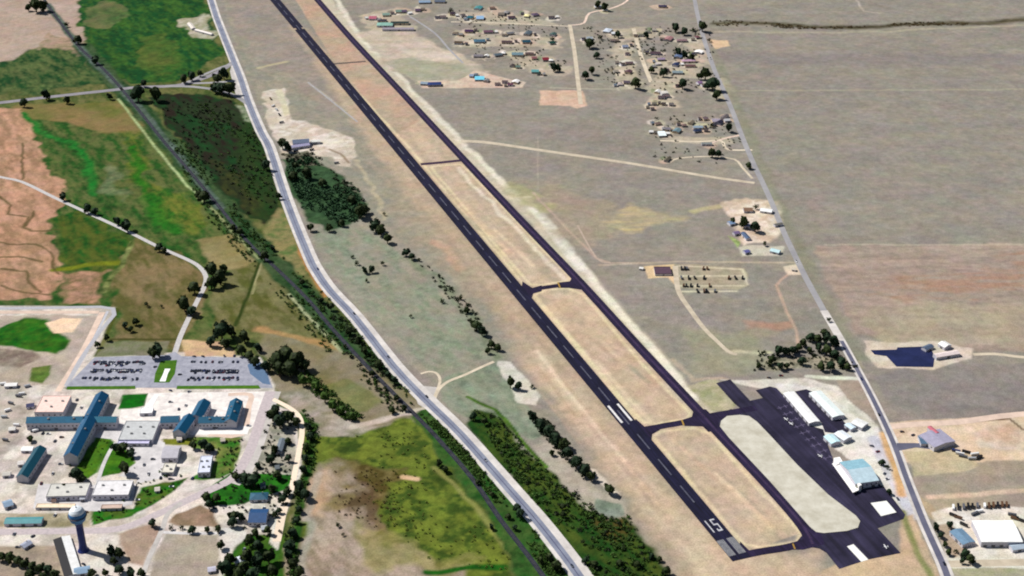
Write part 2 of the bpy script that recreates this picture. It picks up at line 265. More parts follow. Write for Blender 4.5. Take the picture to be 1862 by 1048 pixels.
    patch([(510, 290), (570, 285), (620, 318), (668, 372), (660, 400), (640, 410), (600, 418), (560, 400), (538, 365)], (62, 92, 58), (44, 70, 44), 'fine', 4, 6)
    patch([(515, 280), (560, 275), (580, 300), (530, 300)], (118, 116, 98), (60, 60, 50), 'spot', 3, 4)
    # scrub line of creek
    line([(750, 470), (800, 520), (850, 565), (890, 625), (905, 650)], 12, (120, 132, 106), None, 'fine', 8, 8, .8)
    patch([(800, 690), (905, 655), (925, 690), (960, 740), (990, 790), (970, 800), (900, 770), (850, 760), (800, 730)], (130, 142, 122), (146, 148, 130), 'dg', 4, 4)
    patch([(905, 655), (930, 660), (985, 720), (975, 740), (945, 730), (915, 690)], (208, 202, 188), (224, 218, 206), 'fine', 3, 4)
    patch([(970, 810), (1010, 800), (1050, 850), (1085, 880), (1130, 905), (1140, 930), (1110, 940), (1060, 915), (1000, 860)], (168, 158, 144), (190, 180, 164), 'fine', 4, 5)
    patch([(1082, 905), (1130, 915), (1138, 935), (1110, 942), (1085, 928)], (140, 148, 134), (120, 132, 116), 'fine', 3, 3)
    line([(1080, 855), (1100, 875), (1120, 895)], 9, (228, 216, 200), None, 'fine', 4, 3)
    patch([(862, 745), (900, 752), (940, 800), (1000, 858), (1060, 915), (1110, 942), (1145, 935), (1175, 985), (1215, 1045), (1240, 1110), (1100, 1110), (1062, 1048), (1000, 960), (935, 880), (880, 810), (850, 775)], (30, 68, 20), (72, 88, 30), 'dg', 4, 5)
    patch([(1080, 935), (1140, 935), (1165, 985), (1120, 985), (1085, 955)], (96, 70, 36), (50, 66, 24), 'spot', 5, 6, .6)
    line([(850, 722), (900, 745), (940, 790), (975, 830), (995, 850)], 6, (86, 122, 40), (46, 76, 26), 'fine', 2, 2)
    # sand round the airfield
    patch([(528, 40), (560, 55), (740, 262), (950, 510), (985, 545), (1190, 800), (1340, 970), (1440, 1000), (1480, 1100), (1250, 1110), (1230, 1060), (1170, 960), (1140, 900), (1080, 840), (1010, 735), (945, 660), (915, 600), (880, 540), (800, 440), (700, 300), (600, 160)], (196, 174, 150), (176, 158, 136), 'st', 14, 5)
    patch([(960, 620), (1150, 820), (1320, 1010), (1480, 1005), (1500, 1100), (1300, 1110), (1150, 900), (1030, 745), (970, 680)], (214, 192, 166), (194, 172, 148), 'st', 14, 6, .9)
    line([(975, 640), (1060, 745), (1140, 840)], 6, (236, 214, 188), None, 'fine', 5, 3, .8)
    patch([(500, -60), (577, -60), (640, 80), (820, 262), (1050, 510), (1262, 740), (1310, 790), (1466, 966), (1340, 1010), (1150, 780), (960, 530), (765, 300), (610, 115)], (208, 184, 160), (182, 166, 144), 'st', 2, 0); patch([(985, 560), (1050, 525), (1250, 745), (1200, 765)], (190, 164, 140), (222, 196, 168), 'st', 10, 4, .7); patch([(1215, 810), (1285, 800), (1420, 955), (1370, 975)], (184, 164, 142), (222, 198, 170), 'st', 10, 4, .7)
    patch([(500, -60), (577, -60), (640, 80), (770, 215), (720, 245), (610, 115)], (196, 158, 138), (176, 164, 140), 'mid', 5, 2, .8)
    line([(832, 305), (930, 410), (1030, 515)], 8, (234, 220, 198), None, 'fine', 5, 4, .8)
    for q in ([(783, 304), (800, 302), (838, 299), (862, 322), (940, 402), (1030, 500), (1036, 510), (985, 518), (965, 518), (930, 480), (783, 304)], [(972, 536), (992, 528), (1030, 524), (1060, 535), (1165, 660), (1255, 752), (1250, 762), (1192, 772), (1170, 768), (1140, 735), (972, 536)],
              [(1188, 795), (1200, 786), (1262, 778), (1290, 788), (1380, 890), (1455, 968), (1448, 985), (1380, 996), (1352, 990), (1188, 795)], [(530, 40), (740, 265), (955, 520), (1160, 765), (1335, 1022), (1450, 1002)][:4]):
        line(q, 5, (232, 214, 176), None, 'fine', 4, 1, .85)
    for k in range(26):
        kr = random.Random(300 + k); a0 = kr.choice([(985, 560, 1200, 800), (1060, 600, 1230, 745), (1210, 800, 1400, 985), (1240, 800, 1430, 975), (800, 340, 990, 520), (990, 660, 1290, 1040), (940, 640, 1100, 850)]); t0 = kr.random() * .5; t1 = t0 + .2 + kr.random() * .3; o = kr.uniform(-18, 18)
        f = lambda t: (a0[0] + (a0[2] - a0[0]) * t + o, a0[1] + (a0[3] - a0[1]) * t)
        line([f(t0), f(t1)], kr.uniform(2.5, 8), kr.choice([(236, 212, 180), (182, 156, 132), (190, 166, 146), (228, 198, 168), (166, 158, 136)]), None, 'fine', 5, .6, .6)
    # bright verge east of the taxiway
    line([(585, -10), (700, 130), (830, 262), (945, 370), (1062, 500), (1150, 600), (1250, 720), (1300, 765)], 26, (204, 194, 172), None, 'fine', 8, 3)
    line([(605, -10), (660, 75), (715, 128), (842, 262), (958, 372), (1075, 508)], 12, (232, 224, 206), None, 'fine', 6, 4, .85)
    line([(958, 360), (1030, 450), (1055, 490)], 18, (236, 230, 216), None, 'fine', 6, 4, .85)
    line([(1075, 508), (1160, 605), (1262, 725)], 12, (236, 228, 208), None, 'fine', 4, 2)
    patch([(1250, 700), (1300, 690), (1310, 705), (1340, 735), (1325, 748), (1290, 745)], (190, 182, 156), (160, 160, 120), 'fine', 3, 3)
    # country east of the airfield
    patch([(650, 60), (740, 50), (850, 110), (900, 150), (760, 150), (700, 120)], (206, 188, 174), (180, 172, 148), 'hz', 8, 10)
    patch([(700, 112), (760, 105), (840, 118), (870, 140), (760, 150)], (158, 160, 134), (170, 168, 150), 'fine', 8, 10, .8)
    patch([(735, 90), (810, 95), (835, 110), (760, 112)], (216, 202, 188), None, 'fine', 8, 8, .8)
    patch([(960, 330), (1040, 330), (1110, 380), (1100, 430), (1040, 450), (960, 380)], (172, 152, 136), (166, 158, 128), 'mid', 20, 20, .7)
    line([(940, 340), (985, 380)], 30, (176, 172, 128), None, 'fine', 14, 12, .7)
    patch([(1095, 400), (1150, 378), (1210, 388), (1255, 398), (1190, 410), (1160, 428), (1120, 420)], (208, 188, 138), (176, 164, 136), 'hs', 12, 14, .85)
    line([(1265, 385), (1310, 375)], 14, (196, 184, 142), None, 'fine', 8, 5, .8)
    line([(978, 250), (978, 345)], 3, (176, 166, 152), None, 'fine', 2, 0, .6)
    line([(968, 350), (1025, 410), (1085, 470), (1110, 478), (1190, 478)], 4, (192, 170, 152), None, 'fine', 3, 1)
    line([(1090, 482), (1230, 476), (1450, 478)], 5, (188, 174, 154), None, 'fine', 3, 1)
    patch([(1350, 588), (1440, 582), (1450, 598), (1360, 600)], (190, 140, 116), None, 'fine', 8, 6, .6)
    patch([(1220, 600), (1400, 600), (1380, 660), (1260, 690)], (168, 160, 136), (156, 156, 124), 'mid', 14, 14, .6)
    line([(1220, 655), (1260, 690), (1320, 690)], 8, (200, 178, 156), None, 'fine', 5, 5, .7)
    line([(1325, 640), (1400, 640)], 8, (196, 190, 160), None, 'fine', 5, 4)
    patch([(1480, 448), (2100, 440), (2100, 640), (1780, 640), (1560, 610), (1500, 500)], (176, 158, 144), (158, 142, 130), 'hs', 5, 5)
    patch([(1540, 530), (1680, 508), (1790, 490), (1870, 455), (2100, 430), (2100, 520), (1860, 520), (1720, 545), (1600, 540)], (168, 132, 108), (170, 154, 140), 'hs', 10, 16, .7)
    patch([(1560, 560), (2000, 540), (2000, 640), (1600, 620)], (164, 150, 130), (186, 176, 150), 'hz', 14, 12, .7)
    line([(1500, 445), (2000, 445)], 5, (192, 180, 160), None, 'fine', 4, 2, .7)
    patch([(1590, 690), (1650, 668), (2100, 650), (2100, 762), (1640, 768)], (154, 146, 138), (140, 132, 128), 'hz', 4, 3)
    line([(1300, 42), (1400, 43), (1470, 50), (1560, 51), (1640, 45), (1720, 42), (1800, 42), (1862, 36), (2000, 30)], 26, (104, 98, 78), (66, 60, 42), 'hs', 16, 6)
    line([(1300, 58), (1500, 60), (1600, 58), (1700, 52), (1862, 46)], 10, (180, 172, 150), None, 'fine', 8, 4, .8)
    patch([(1300, 90), (1500, 100), (1862, 98), (2000, 110), (1862, 120), (1500, 120), (1300, 115)], (138, 130, 128), None, 'hz', 14, 10, .6)
    line([(1310, 165), (1500, 165), (1862, 163)], 6, (178, 172, 146), None, 'fine', 5, 3, .6); line([(1550, -10), (1570, 20), (1600, 24)], 6, (182, 172, 160), None, 'fine', 4, 3)
    # settlement: worn lots
    for q in ([(650, 30), (720, 12), (760, 60), (700, 62), (668, 52)], [(840, 20), (900, 22), (1030, 45), (840, 44)], [(830, 60), (1020, 70), (1020, 88), (830, 86)], [(930, 100), (1045, 125), (1020, 140), (960, 130)], [(1100, 52), (1180, 50), (1190, 70), (1110, 72)],
              [(1110, 80), (1150, 80), (1170, 160), (1125, 160)], [(1180, 110), (1260, 112), (1290, 140), (1190, 145)], [(1180, 140), (1240, 140), (1230, 165), (1180, 165)], [(1185, 165), (1225, 160), (1240, 195), (1185, 198)], [(1195, 250), (1330, 245), (1345, 262), (1230, 262)],
              [(1250, 70), (1280, 70), (1290, 120), (1250, 110)], [(1280, 130), (1330, 150), (1335, 190), (1295, 175)]):
        patch(q, (204, 190, 168), (184, 174, 152), 'fine', 5, 8, .75)
    hr = random.Random(77)
    for row, items in HOUSES:
        for (x, y, L, w, rc) in items:
            if 'stable' in row or 'top edge' in row: continue
            ox, oy = hr.uniform(-3, 6), hr.uniform(-1, 4); a, b = L * hr.uniform(.6, 1.1) + 3, hr.uniform(3.5, 6.5); q = [(x + ox + a * math.cos(t) * hr.uniform(.7, 1.2), y + oy + b * math.sin(t) * hr.uniform(.7, 1.2)) for t in (0, .9, 1.8, 2.7, 3.6, 4.5, 5.4)]
            patch(q, hr.choice([(214, 202, 184), (222, 206, 190), (206, 180, 160), (196, 188, 160), (226, 218, 204)]), None, 'fine', 4, 4, hr.uniform(.55, .95))
            if hr.random() < .4: line([(x + ox, y + oy), (x + ox + hr.uniform(-10, 10), y + oy + hr.uniform(4, 9))], 4, (212, 198, 182), None, 'fine', 3, 3, .8)
            if hr.random() < .3: patch([(x - a, y - 3), (x - a + 8, y - 4), (x - a + 9, y + 2), (x - a, y + 3)], hr.choice([(120, 140, 100), (130, 120, 100), (110, 104, 96)]), None, 'fine', 4, 4, .7)
    patch([(980, 165), (1060, 165), (1068, 192), (1050, 198), (1035, 192), (982, 192)], (218, 188, 166), (206, 172, 150), 'fine', 3, 3)
    patch([(1290, 72), (1322, 74), (1330, 84), (1300, 90)], (226, 196, 160), None, 'fine', 3, 3)
    patch([(760, 148), (830, 148), (862, 130), (890, 135), (955, 150), (950, 160), (770, 160)], (218, 204, 184), (206, 178, 160), 'fine', 3, 3)
    patch([(1305, 368), (1340, 362), (1420, 365), (1425, 420), (1400, 440), (1350, 448), (1340, 440), (1335, 400)], (206, 186, 164), (230, 216, 200), 'patchf', 4, 6)
    patch([(1325, 430), (1345, 440), (1340, 450)], (164, 188, 116), None, 'fine', 3, 3); patch([(1340, 448), (1425, 448), (1425, 466), (1350, 466)], (204, 196, 178), None, 'fine', 4, 4)
    patch([(1172, 484), (1228, 480), (1230, 520), (1215, 505), (1180, 506)], (228, 198, 158), None, 'fine', 3, 2)
    patch([(1225, 480), (1355, 488), (1362, 520), (1345, 528), (1238, 524)], (178, 168, 146), (164, 154, 132), 'fine', 3, 3)
    for l in ([(1232, 484), (1350, 490), (1354, 500)], [(1234, 502), (1354, 502), (1360, 518)], [(1236, 520), (1355, 520)], [(1236, 530), (1340, 530)]): line(l, 4, (216, 206, 180), None, 'fine', 3, 1)
    line([(1440, 494), (1420, 508), (1412, 520), (1428, 560), (1448, 600), (1452, 625)], 4, (196, 170, 152), None, 'fine', 3, 1)
    patch([(1425, 485), (1450, 480), (1458, 500), (1430, 500)], (220, 206, 184), None, 'fine', 3, 3)
    patch([(1390, 650), (1560, 650), (1570, 672), (1380, 672)], (166, 158, 138), (120, 116, 98), 'spot', 4, 4)
    patch([(1570, 622), (1700, 620), (1770, 635), (1762, 655), (1700, 672), (1600, 672), (1575, 650)], (206, 190, 172), (220, 208, 192), 'fine', 3, 4)
    patch([(1310, 692), (1400, 690), (1470, 690), (1520, 700), (1590, 770), (1600, 800), (1640, 900), (1640, 940), (1600, 890), (1540, 820), (1420, 715)], (228, 222, 208), (206, 200, 186), 'fine', 3, 3)
    patch([(1408, 700), (1450, 700), (1500, 712), (1550, 755), (1592, 775), (1600, 800), (1615, 850), (1640, 910), (1648, 930), (1600, 880), (1500, 800), (1430, 720)], (240, 236, 226), (218, 214, 204), 'fine', 3, 3)
    patch([(1520, 690), (1575, 692), (1610, 762), (1585, 762), (1530, 712)], (166, 152, 138), None, 'fine', 3, 3)
    line([(1470, 686), (1560, 690)], 8, (224, 226, 206), None, 'fine', 3, 2)
    line([(1588, 800), (1612, 850), (1640, 900), (1655, 940)], 16, (222, 220, 224), (196, 194, 202), 'fine', 4, 2)
    line([(1602, 790), (1622, 840), (1640, 900)], 10, (218, 178, 128), None, 'fine', 5, 3)
    # south east
    patch([(1610, 770), (2100, 740), (2100, 842), (1640, 842)], (226, 204, 180), (214, 190, 162), 'fine', 3, 3)
    patch([(1765, 785), (1835, 768), (1862, 782), (1862, 818), (1780, 815)], (206, 174, 148), (232, 222, 208), 'mid', 4, 4)
    line([(1640, 775), (1720, 770), (1835, 762), (1862, 782)], 4, (120, 98, 78), None, 'fine', 2, 1)
    patch([(1645, 818), (1760, 822), (1790, 850), (1720, 870), (1660, 868)], (206, 190, 156), (190, 176, 146), 'fine', 3, 4)
    patch([(1650, 868), (1760, 860), (1800, 838), (2100, 835), (2100, 940), (1690, 945)], (160, 146, 134), (176, 166, 140), 'hz', 4, 4)
    line([(1690, 905), (1780, 900), (1862, 893), (2000, 885)], 9, (214, 188, 164), None, 'fine', 4, 2)
    patch([(1660, 900), (1700, 920), (1720, 960), (1700, 950)], (190, 168, 138), None, 'fine', 4, 4)
    patch([(1695, 935), (1730, 925), (2000, 920), (2000, 1022), (1725, 1022)], (214, 204, 186), (236, 232, 220), 'fine', 3, 3)
    patch([(1700, 955), (1725, 950), (1760, 1000), (1740, 1018), (1712, 985)], (180, 160, 140), None, 'fine', 3, 3)
    patch([(1722, 1018), (1900, 1014), (1900, 1034), (1730, 1036)], (232, 228, 214), None, 'fine', 3, 3)
    patch([(1732, 1036), (2000, 1034), (2000, 1100), (1760, 1100)], (166, 166, 130), (176, 168, 150), 'fine', 3, 3)
    patch([(1490, 1035), (1640, 1000), (1640, 940), (1660, 935), (1700, 1020), (1715, 1100), (1440, 1100)], (196, 172, 144), (212, 184, 152), 'mid', 4, 4)
    line([(1640, 930), (1668, 1000), (1698, 1060)], 8, (140, 142, 92), None, 'fine', 4, 2)
    for l, w in (([(1350, 450 - 90), (1395, 470 - 110)], 1),): pass
    line([(1296, 90), (1340, 190), (1385, 300), (1420, 380), (1462, 470), (1520, 580), (1560, 650)], 22, (140, 140, 118), None, 'fine', 10, 4, .6)
    # the blue-roofed complex
    patch([(-100, 556), (212, 558), (168, 650), (330, 640), (470, 650), (500, 700), (495, 735), (540, 752), (548, 860), (520, 935), (500, 1000), (430, 1060), (300, 1100), (-100, 1100)], (230, 220, 210), (196, 186, 176), 'patchf', 3, 2)
    patch([(-100, 575), (185, 575), (180, 600), (120, 700), (-100, 700)], (176, 162, 150), (200, 186, 170), 'mid', 3, 4)
    patch([(0, 592), (40, 580), (85, 582), (112, 605), (124, 618), (105, 640), (60, 642), (20, 630), (-20, 628)], (14, 98, 16), (60, 104, 24), 'fine', 3, 5)
    patch([(84, 588), (110, 580), (150, 580), (132, 604), (100, 606)], (246, 216, 184), None, 'fine', 2, 2)
    patch([(-20, 632), (60, 642), (78, 655), (40, 668), (-20, 662)], (118, 100, 92), (160, 146, 130), 'fine', 4, 5)
    patch([(52, 692), (62, 668), (98, 662), (95, 680), (78, 698)], (84, 112, 46), (110, 122, 60), 'fine', 3, 3)
    patch([(-20, 690), (40, 690), (60, 740), (40, 800), (-20, 840)], (190, 180, 168), (150, 140, 130), 'fine', 4, 5, .7)
    patch([(190, 620), (310, 622), (300, 648), (172, 650)], (136, 130, 112), (112, 118, 80), 'fine', 3, 3)
    line([(200, 617), (320, 618)], 5, (70, 72, 30), None, 'fine', 2, 1); line([(212, 562), (192, 610)], 7, (76, 84, 28), None, 'fine', 3, 1)
    patch([(330, 620), (400, 620), (425, 640), (425, 650), (335, 648)], (218, 188, 140), (202, 166, 140), 'fine', 3, 3)
    line([(122, 705), (245, 705)], 6, (72, 92, 46), None, 'fine', 2, 0); line([(325, 705), (470, 705)], 6, (72, 92, 46), None, 'fine', 2, 0)
    patch([(222, 718), (268, 716), (262, 738), (240, 742), (214, 744)], (8, 104, 8), (14, 92, 16), 'fine', 2, 1)
    patch([(284, 720), (298, 720), (294, 738), (276, 738)], (16, 100, 12), None, 'fine', 2, 1)
    patch([(172, 795), (205, 796), (180, 860), (160, 872), (128, 862), (150, 830)], (60, 110, 28), (84, 120, 20), 'fine', 2, 2)
    patch([(200, 800), (248, 828), (246, 842), (215, 862), (182, 870), (190, 825)], (72, 118, 22), (40, 96, 16), 'fine', 2, 2)
    patch([(295, 798), (345, 796), (352, 812), (298, 808)], (120, 124, 40), None, 'fine', 2, 2)
    patch([(345, 796), (440, 794), (428, 858), (398, 872), (345, 872), (392, 838), (390, 818), (350, 815)], (44, 112, 28), (120, 128, 66), 'fine', 2, 3)
    patch([(255, 885), (345, 868), (300, 905), (235, 940), (165, 955), (160, 930), (240, 925)], (26, 106, 18), (92, 104, 40), 'fine', 2, 3)
    patch([(-20, 935), (165, 930), (160, 958), (-20, 960)], (196, 184, 160), (150, 140, 110), 'fine', 3, 3)
    patch([(365, 895), (420, 862), (530, 862), (525, 892), (470, 905), (440, 918), (378, 922)], (40, 108, 22), (22, 84, 20), 'fine', 2, 3)
    patch([(320, 935), (362, 918), (385, 930), (400, 960), (320, 958), (305, 950)], (166, 138, 118), (128, 110, 88), 'fine', 3, 3)
    patch([(298, 972), (395, 975), (400, 1010), (395, 1060), (268, 1060)], (164, 152, 142), (178, 168, 150), 'hz', 3, 2)
    patch([(212, 970), (275, 955), (290, 975), (265, 1030), (235, 1020)], (176, 152, 134), None, 'fine', 4, 4)
    patch([(-20, 990), (100, 992), (118, 1060), (-20, 1060)], (156, 142, 128), (176, 160, 142), 'fine', 3, 3)
    patch([(430, 1000), (450, 970), (520, 975), (515, 1060), (400, 1060)], (40, 92, 20), (70, 100, 30), 'fine', 3, 4)
    patch([(480, 770), (535, 765), (540, 860), (470, 862), (450, 850)], (178, 172, 158), (140, 140, 126), 'spot', 3, 3)
    patch([(470, 900), (520, 900), (518, 930), (505, 1000), (490, 985), (498, 920)], (226, 218, 206), None, 'fine', 2, 3)
    patch([(400, 960), (440, 958), (448, 975), (415, 1010), (400, 1000)], (224, 220, 212), None, 'fine', 2, 3)
    line([(545, 755), (572, 775), (570, 790), (560, 850), (550, 900), (535, 970), (540, 1048)], 10, (24, 72, 20), (60, 96, 30), 'fine', 4, 4)
    line([(580, 860), (560, 930), (555, 1048)], 10, (172, 168, 156), None, 'fine', 5, 5, .6)
land()
# broad and fine breakup of everything, in the soil itself
f1 = vnoise(8, 2, 31, rough=.9) - .5; f2 = vnoise(28, 3, 32) - .5; f3 = vnoise(13, 3, 35, rough=.8) - .5
green = np.clip((G[..., 1] - G[..., 0]) * 14, 0, 1)
G *= (1 + f1 * (.16 + .3 * green) + f2 * .10 + f3 * (.10 + .34 * green))[..., None]
ch = [vnoise(24, 3, 41) - .5, vnoise(38, 3, 42) - .5, vnoise(11, 2, 43) - .5]
G[..., 0] *= 1 + ch[0] * .08 + ch[2] * .06; G[..., 1] *= 1 + ch[1] * .06; G[..., 2] *= 1 - ch[0] * .06 + ch[2] * .08
G = np.clip(G * ALB, 0.004, .95)
me = bpy.data.meshes.new('ground')
me.vertices.add(NX * NY); me.vertices.foreach_set('co', np.stack([GX, GY, np.zeros_like(GX)], -1).astype(np.float32).ravel())
ii = (np.arange(NY - 1)[:, None] * NX + np.arange(NX - 1)[None, :]).ravel()
q = np.stack([ii, ii + 1, ii + NX + 1, ii + NX], -1).astype(np.int32)
me.loops.add(q.size); me.loops.foreach_set('vertex_index', q.ravel())
me.polygons.add(len(q)); me.polygons.foreach_set('loop_start', np.arange(0, q.size, 4, dtype=np.int32)); me.polygons.foreach_set('loop_total', np.full(len(q), 4, np.int32))
me.update(calc_edges=True)
ca = me.color_attributes.new('landcover', 'FLOAT_COLOR', 'POINT')
ca.data.foreach_set('color', np.concatenate([G, np.ones((NY, NX, 1))], -1).astype(np.float32).ravel())
m = bpy.data.materials.new('ground_soil'); m.use_nodes = True; n = m.node_tree; b = n.nodes['Principled BSDF']
b.inputs['Roughness'].default_value = .95; b.inputs['Specular IOR Level'].default_value = .1
at = n.nodes.new('ShaderNodeAttribute'); at.attribute_name = 'landcover'; geo = n.nodes.new('ShaderNodeNewGeometry')
last = at.outputs['Color']
for sc, lo, hi in ((.45, .8, 1.2), (.1, .92, 1.08)):
    tx = n.nodes.new('ShaderNodeTexNoise'); tx.inputs['Scale'].default_value = sc; tx.inputs['Detail'].default_value = 4; n.links.new(geo.outputs['Position'], tx.inputs['Vector'])
    mr = n.nodes.new('ShaderNodeMapRange'); mr.inputs[1].default_value = .3; mr.inputs[2].default_value = .7; mr.inputs[3].default_value = lo; mr.inputs[4].default_value = hi
    n.links.new(tx.outputs['Fac'], mr.inputs[0]); vm = n.nodes.new('ShaderNodeVectorMath'); vm.operation = 'MULTIPLY'
    n.links.new(last, vm.inputs[0]); n.links.new(mr.outputs[0], vm.inputs[1]); last = vm.outputs[0]
n.links.new(last, b.inputs['Base Color']); me.materials.append(m)
go = bpy.data.objects.new('ground', me); C.objects.link(go); tag(go, kind='structure')
del G
# ------------------------------------------------------------------ roads, runway, paved areas
M_run = mat('asphalt_new', (26, 25, 54), .9, c2=(14, 13, 38), scale=.03)
def weather(m_, amt, sc_):
    n = m_.node_tree; b_ = n.nodes['Principled BSDF']; src = b_.inputs['Base Color'].links[0].from_socket; g_ = n.nodes.new('ShaderNodeNewGeometry'); mp = n.nodes.new('ShaderNodeMapping'); mp.inputs['Rotation'].default_value = (0, 0, -RWA); mp.inputs['Scale'].default_value = (.06, 1, 1)
    vr = n.nodes.new('ShaderNodeMapping'); t_ = n.nodes.new('ShaderNodeTexNoise'); t_.inputs['Scale'].default_value = sc_; t_.inputs['Detail'].default_value = 6; n.links.new(g_.outputs['Position'], vr.inputs[0]); vr.inputs['Rotation'].default_value = (0, 0, -RWA); n.links.new(vr.outputs[0], mp.inputs[0]); mp.inputs['Rotation'].default_value = (0, 0, 0); n.links.new(mp.outputs[0], t_.inputs['Vector'])
    q_ = n.nodes.new('ShaderNodeMapRange'); q_.inputs[1].default_value = .35; q_.inputs[2].default_value = .68; q_.inputs[3].default_value = 1 - amt * .5; q_.inputs[4].default_value = 1 + amt * 1.6; n.links.new(t_.outputs['Fac'], q_.inputs[0])
    v_ = n.nodes.new('ShaderNodeVectorMath'); v_.operation = 'MULTIPLY'; n.links.new(src, v_.inputs[0]); n.links.new(q_.outputs[0], v_.inputs[1]); n.links.new(v_.outputs[0], b_.inputs['Base Color'])
weather(M_run, .5, .5)
M_taxi = mat('asphalt_taxi', (40, 30, 62), .9, c2=(24, 16, 44), scale=.04)
M_apron = mat('asphalt_apron', (50, 46, 70), .9, c2=(28, 25, 46), scale=.02)
weather(M_taxi, .4, .5); weather(M_apron, .5, .12)
M_hwy = mat('asphalt_highway', (158, 164, 182), .9, c2=(126, 132, 154), scale=.03)
M_shoulder = mat('gravel_shoulder', (224, 218, 214), .95, c2=(196, 190, 186), scale=.05)
M_cnty = mat('asphalt_county', (116, 116, 136), .9, c2=(92, 94, 116), scale=.03)
M_cntyold = mat('asphalt_worn', (186, 184, 186), .9, c2=(160, 158, 164), scale=.03)
M_dirt = mat('dirt_road', (226, 212, 190), .95, c2=(200, 186, 164), scale=.05)
M_conc = mat('concrete', (230, 226, 226), .9, c2=(202, 198, 200), scale=.08)
M_pink = mat('pale_gravel', (240, 214, 196), .95, c2=(216, 192, 178), scale=.06)
M_lot = mat('parking_asphalt', (182, 183, 196), .9, c2=(144, 146, 162), scale=.12)
M_lotn = mat('new_asphalt_patch', (104, 132, 168), .9, noise=.1)
M_white = mat('white_paint', (250, 250, 250), .8, noise=.04)
M_worn = mat('worn_white_paint', (150, 150, 154), .85, c2=(112, 114, 122), scale=.2)
M_dash = mat('faded_centre_paint', (110, 112, 124), .85, c2=(66, 66, 92), scale=.1)
M_yel = mat('yellow_paint', (226, 170, 40), .8, noise=.1)
M_ballast = mat('ballast', (62, 66, 80), .95, c2=(26, 30, 42), scale=.12)
M_rail = mat('rail_steel', (110, 100, 100), .5, metal=.6)
M_grass = mat('mown_island', (226, 222, 208), .95, c2=(202, 196, 178), scale=.05)
M_lawn = mat('lawn', (52, 104, 14), .95, c2=(84, 128, 18), scale=.1)
M_lake = mat('solar_blue', (36, 44, 92), .5, c2=(20, 28, 66), scale=.05, spec=.4)
def smooth(pts, n=3):
    """Catmull-Rom through the surveyed points"""
    q = [pts[0]] + list(pts) + [pts[-1]]; out = []
    for i in range(1, len(q) - 2):
        for k in range(n):
            t = k / n; a, b_, c_, d = q[i - 1], q[i], q[i + 1], q[i + 2]
            out.append(.5 * ((2 * b_) + (c_ - a) * t + (2 * a - 5 * b_ + 4 * c_ - d) * t * t + (3 * b_ - a - 3 * c_ + d) * t ** 3))
    return out + [pts[-1]]
def ribbon(name, px, w, m, z, off=0, kind='structure', parent=None, sm=3):
    c = [P(*p) for p in px]; c = smooth(c, sm) if len(c) > 2 and sm > 1 else c; v = []; f = []; n = len(c)
    for i, p in enumerate(c):
        t = (c[min(i + 1, n - 1)] - c[max(i - 1, 0)]).normalized(); nn = Vector((-t.y, t.x, 0))
        ww = w if not isinstance(w, (list, tuple)) else w[0] + (w[1] - w[0]) * i / (n - 1)
        oo = off if not isinstance(off, (list, tuple)) else off[0] + (off[1] - off[0]) * i / (n - 1)
        for s in (-.5, .5): q_ = p + nn * (oo + s * ww); v.append((q_.x, q_.y, z))
    f = [(2 * i, 2 * i + 1, 2 * i + 3, 2 * i + 2) for i in range(n - 1)]
    f = [tuple(reversed(x)) for x in f]
    o = mesh(name, v, f, m, parent=parent)
    if kind: tag(o, kind=kind)
    return o
def sheet(name, px, m, z, kind='structure', parent=None):
    from mathutils.geometry import tessellate_polygon
    v = [P(*p) for p in px]; v = [Vector((p.x, p.y, z)) for p in v]; f = tessellate_polygon([v])
    f = [t if (v[t[1]] - v[t[0]]).cross(v[t[2]] - v[t[0]]).z > 0 else tuple(reversed(t)) for t in f]
    o = mesh(name, v, f, m, parent=parent)
    if kind: tag(o, kind=kind)
    return o
# airfield
e0 = P(1334, 1013); ax = RWD; pr = Vector((ax.y, -ax.x, 0)); ctr = lambda s, t=0, z=0: RW0 + ax * s + pr * t + Vector((0, 0, z))
S0 = (P(1352, 1016) - RW0).dot(ax); S1 = (P(455, -60) - RW0).dot(ax)
wn = 23.6
def rq(s0, s1, t0, t1, z): return [ctr(s0, t0, z), ctr(s0, t1, z), ctr(s1, t1, z), ctr(s1, t0, z)]
SB = (P(546, 52) - RW0).dot(ax)
rb = MB()
for (a, b2, h0) in ((S0, SB - 6, wn / 2), (SB - 6, SB + 6, wn / 2 - 5), (SB + 6, S1, wn / 2)):
    rb.poly([v for v in rq(a, b2, -h0, h0, .25)])
tag(rb.build('runway', M_run), kind='structure')
mk = MB()
s = 60
while s < S1 - 40: mk.poly(rq(s, s + 37, -.9, .9, .32), 1); s += 61
S_dig = 0
# worn threshold stripes, two blocks of parallel bars
T0, T1 = S0 + 9, -16
for side in (-1, 1):
    for k in range(5): t = side * (2.0 + k * 1.9); mk.poly(rq(T0, T1, min(t, t + side * 1.72), max(t, t + side * 1.72), .32), 2)
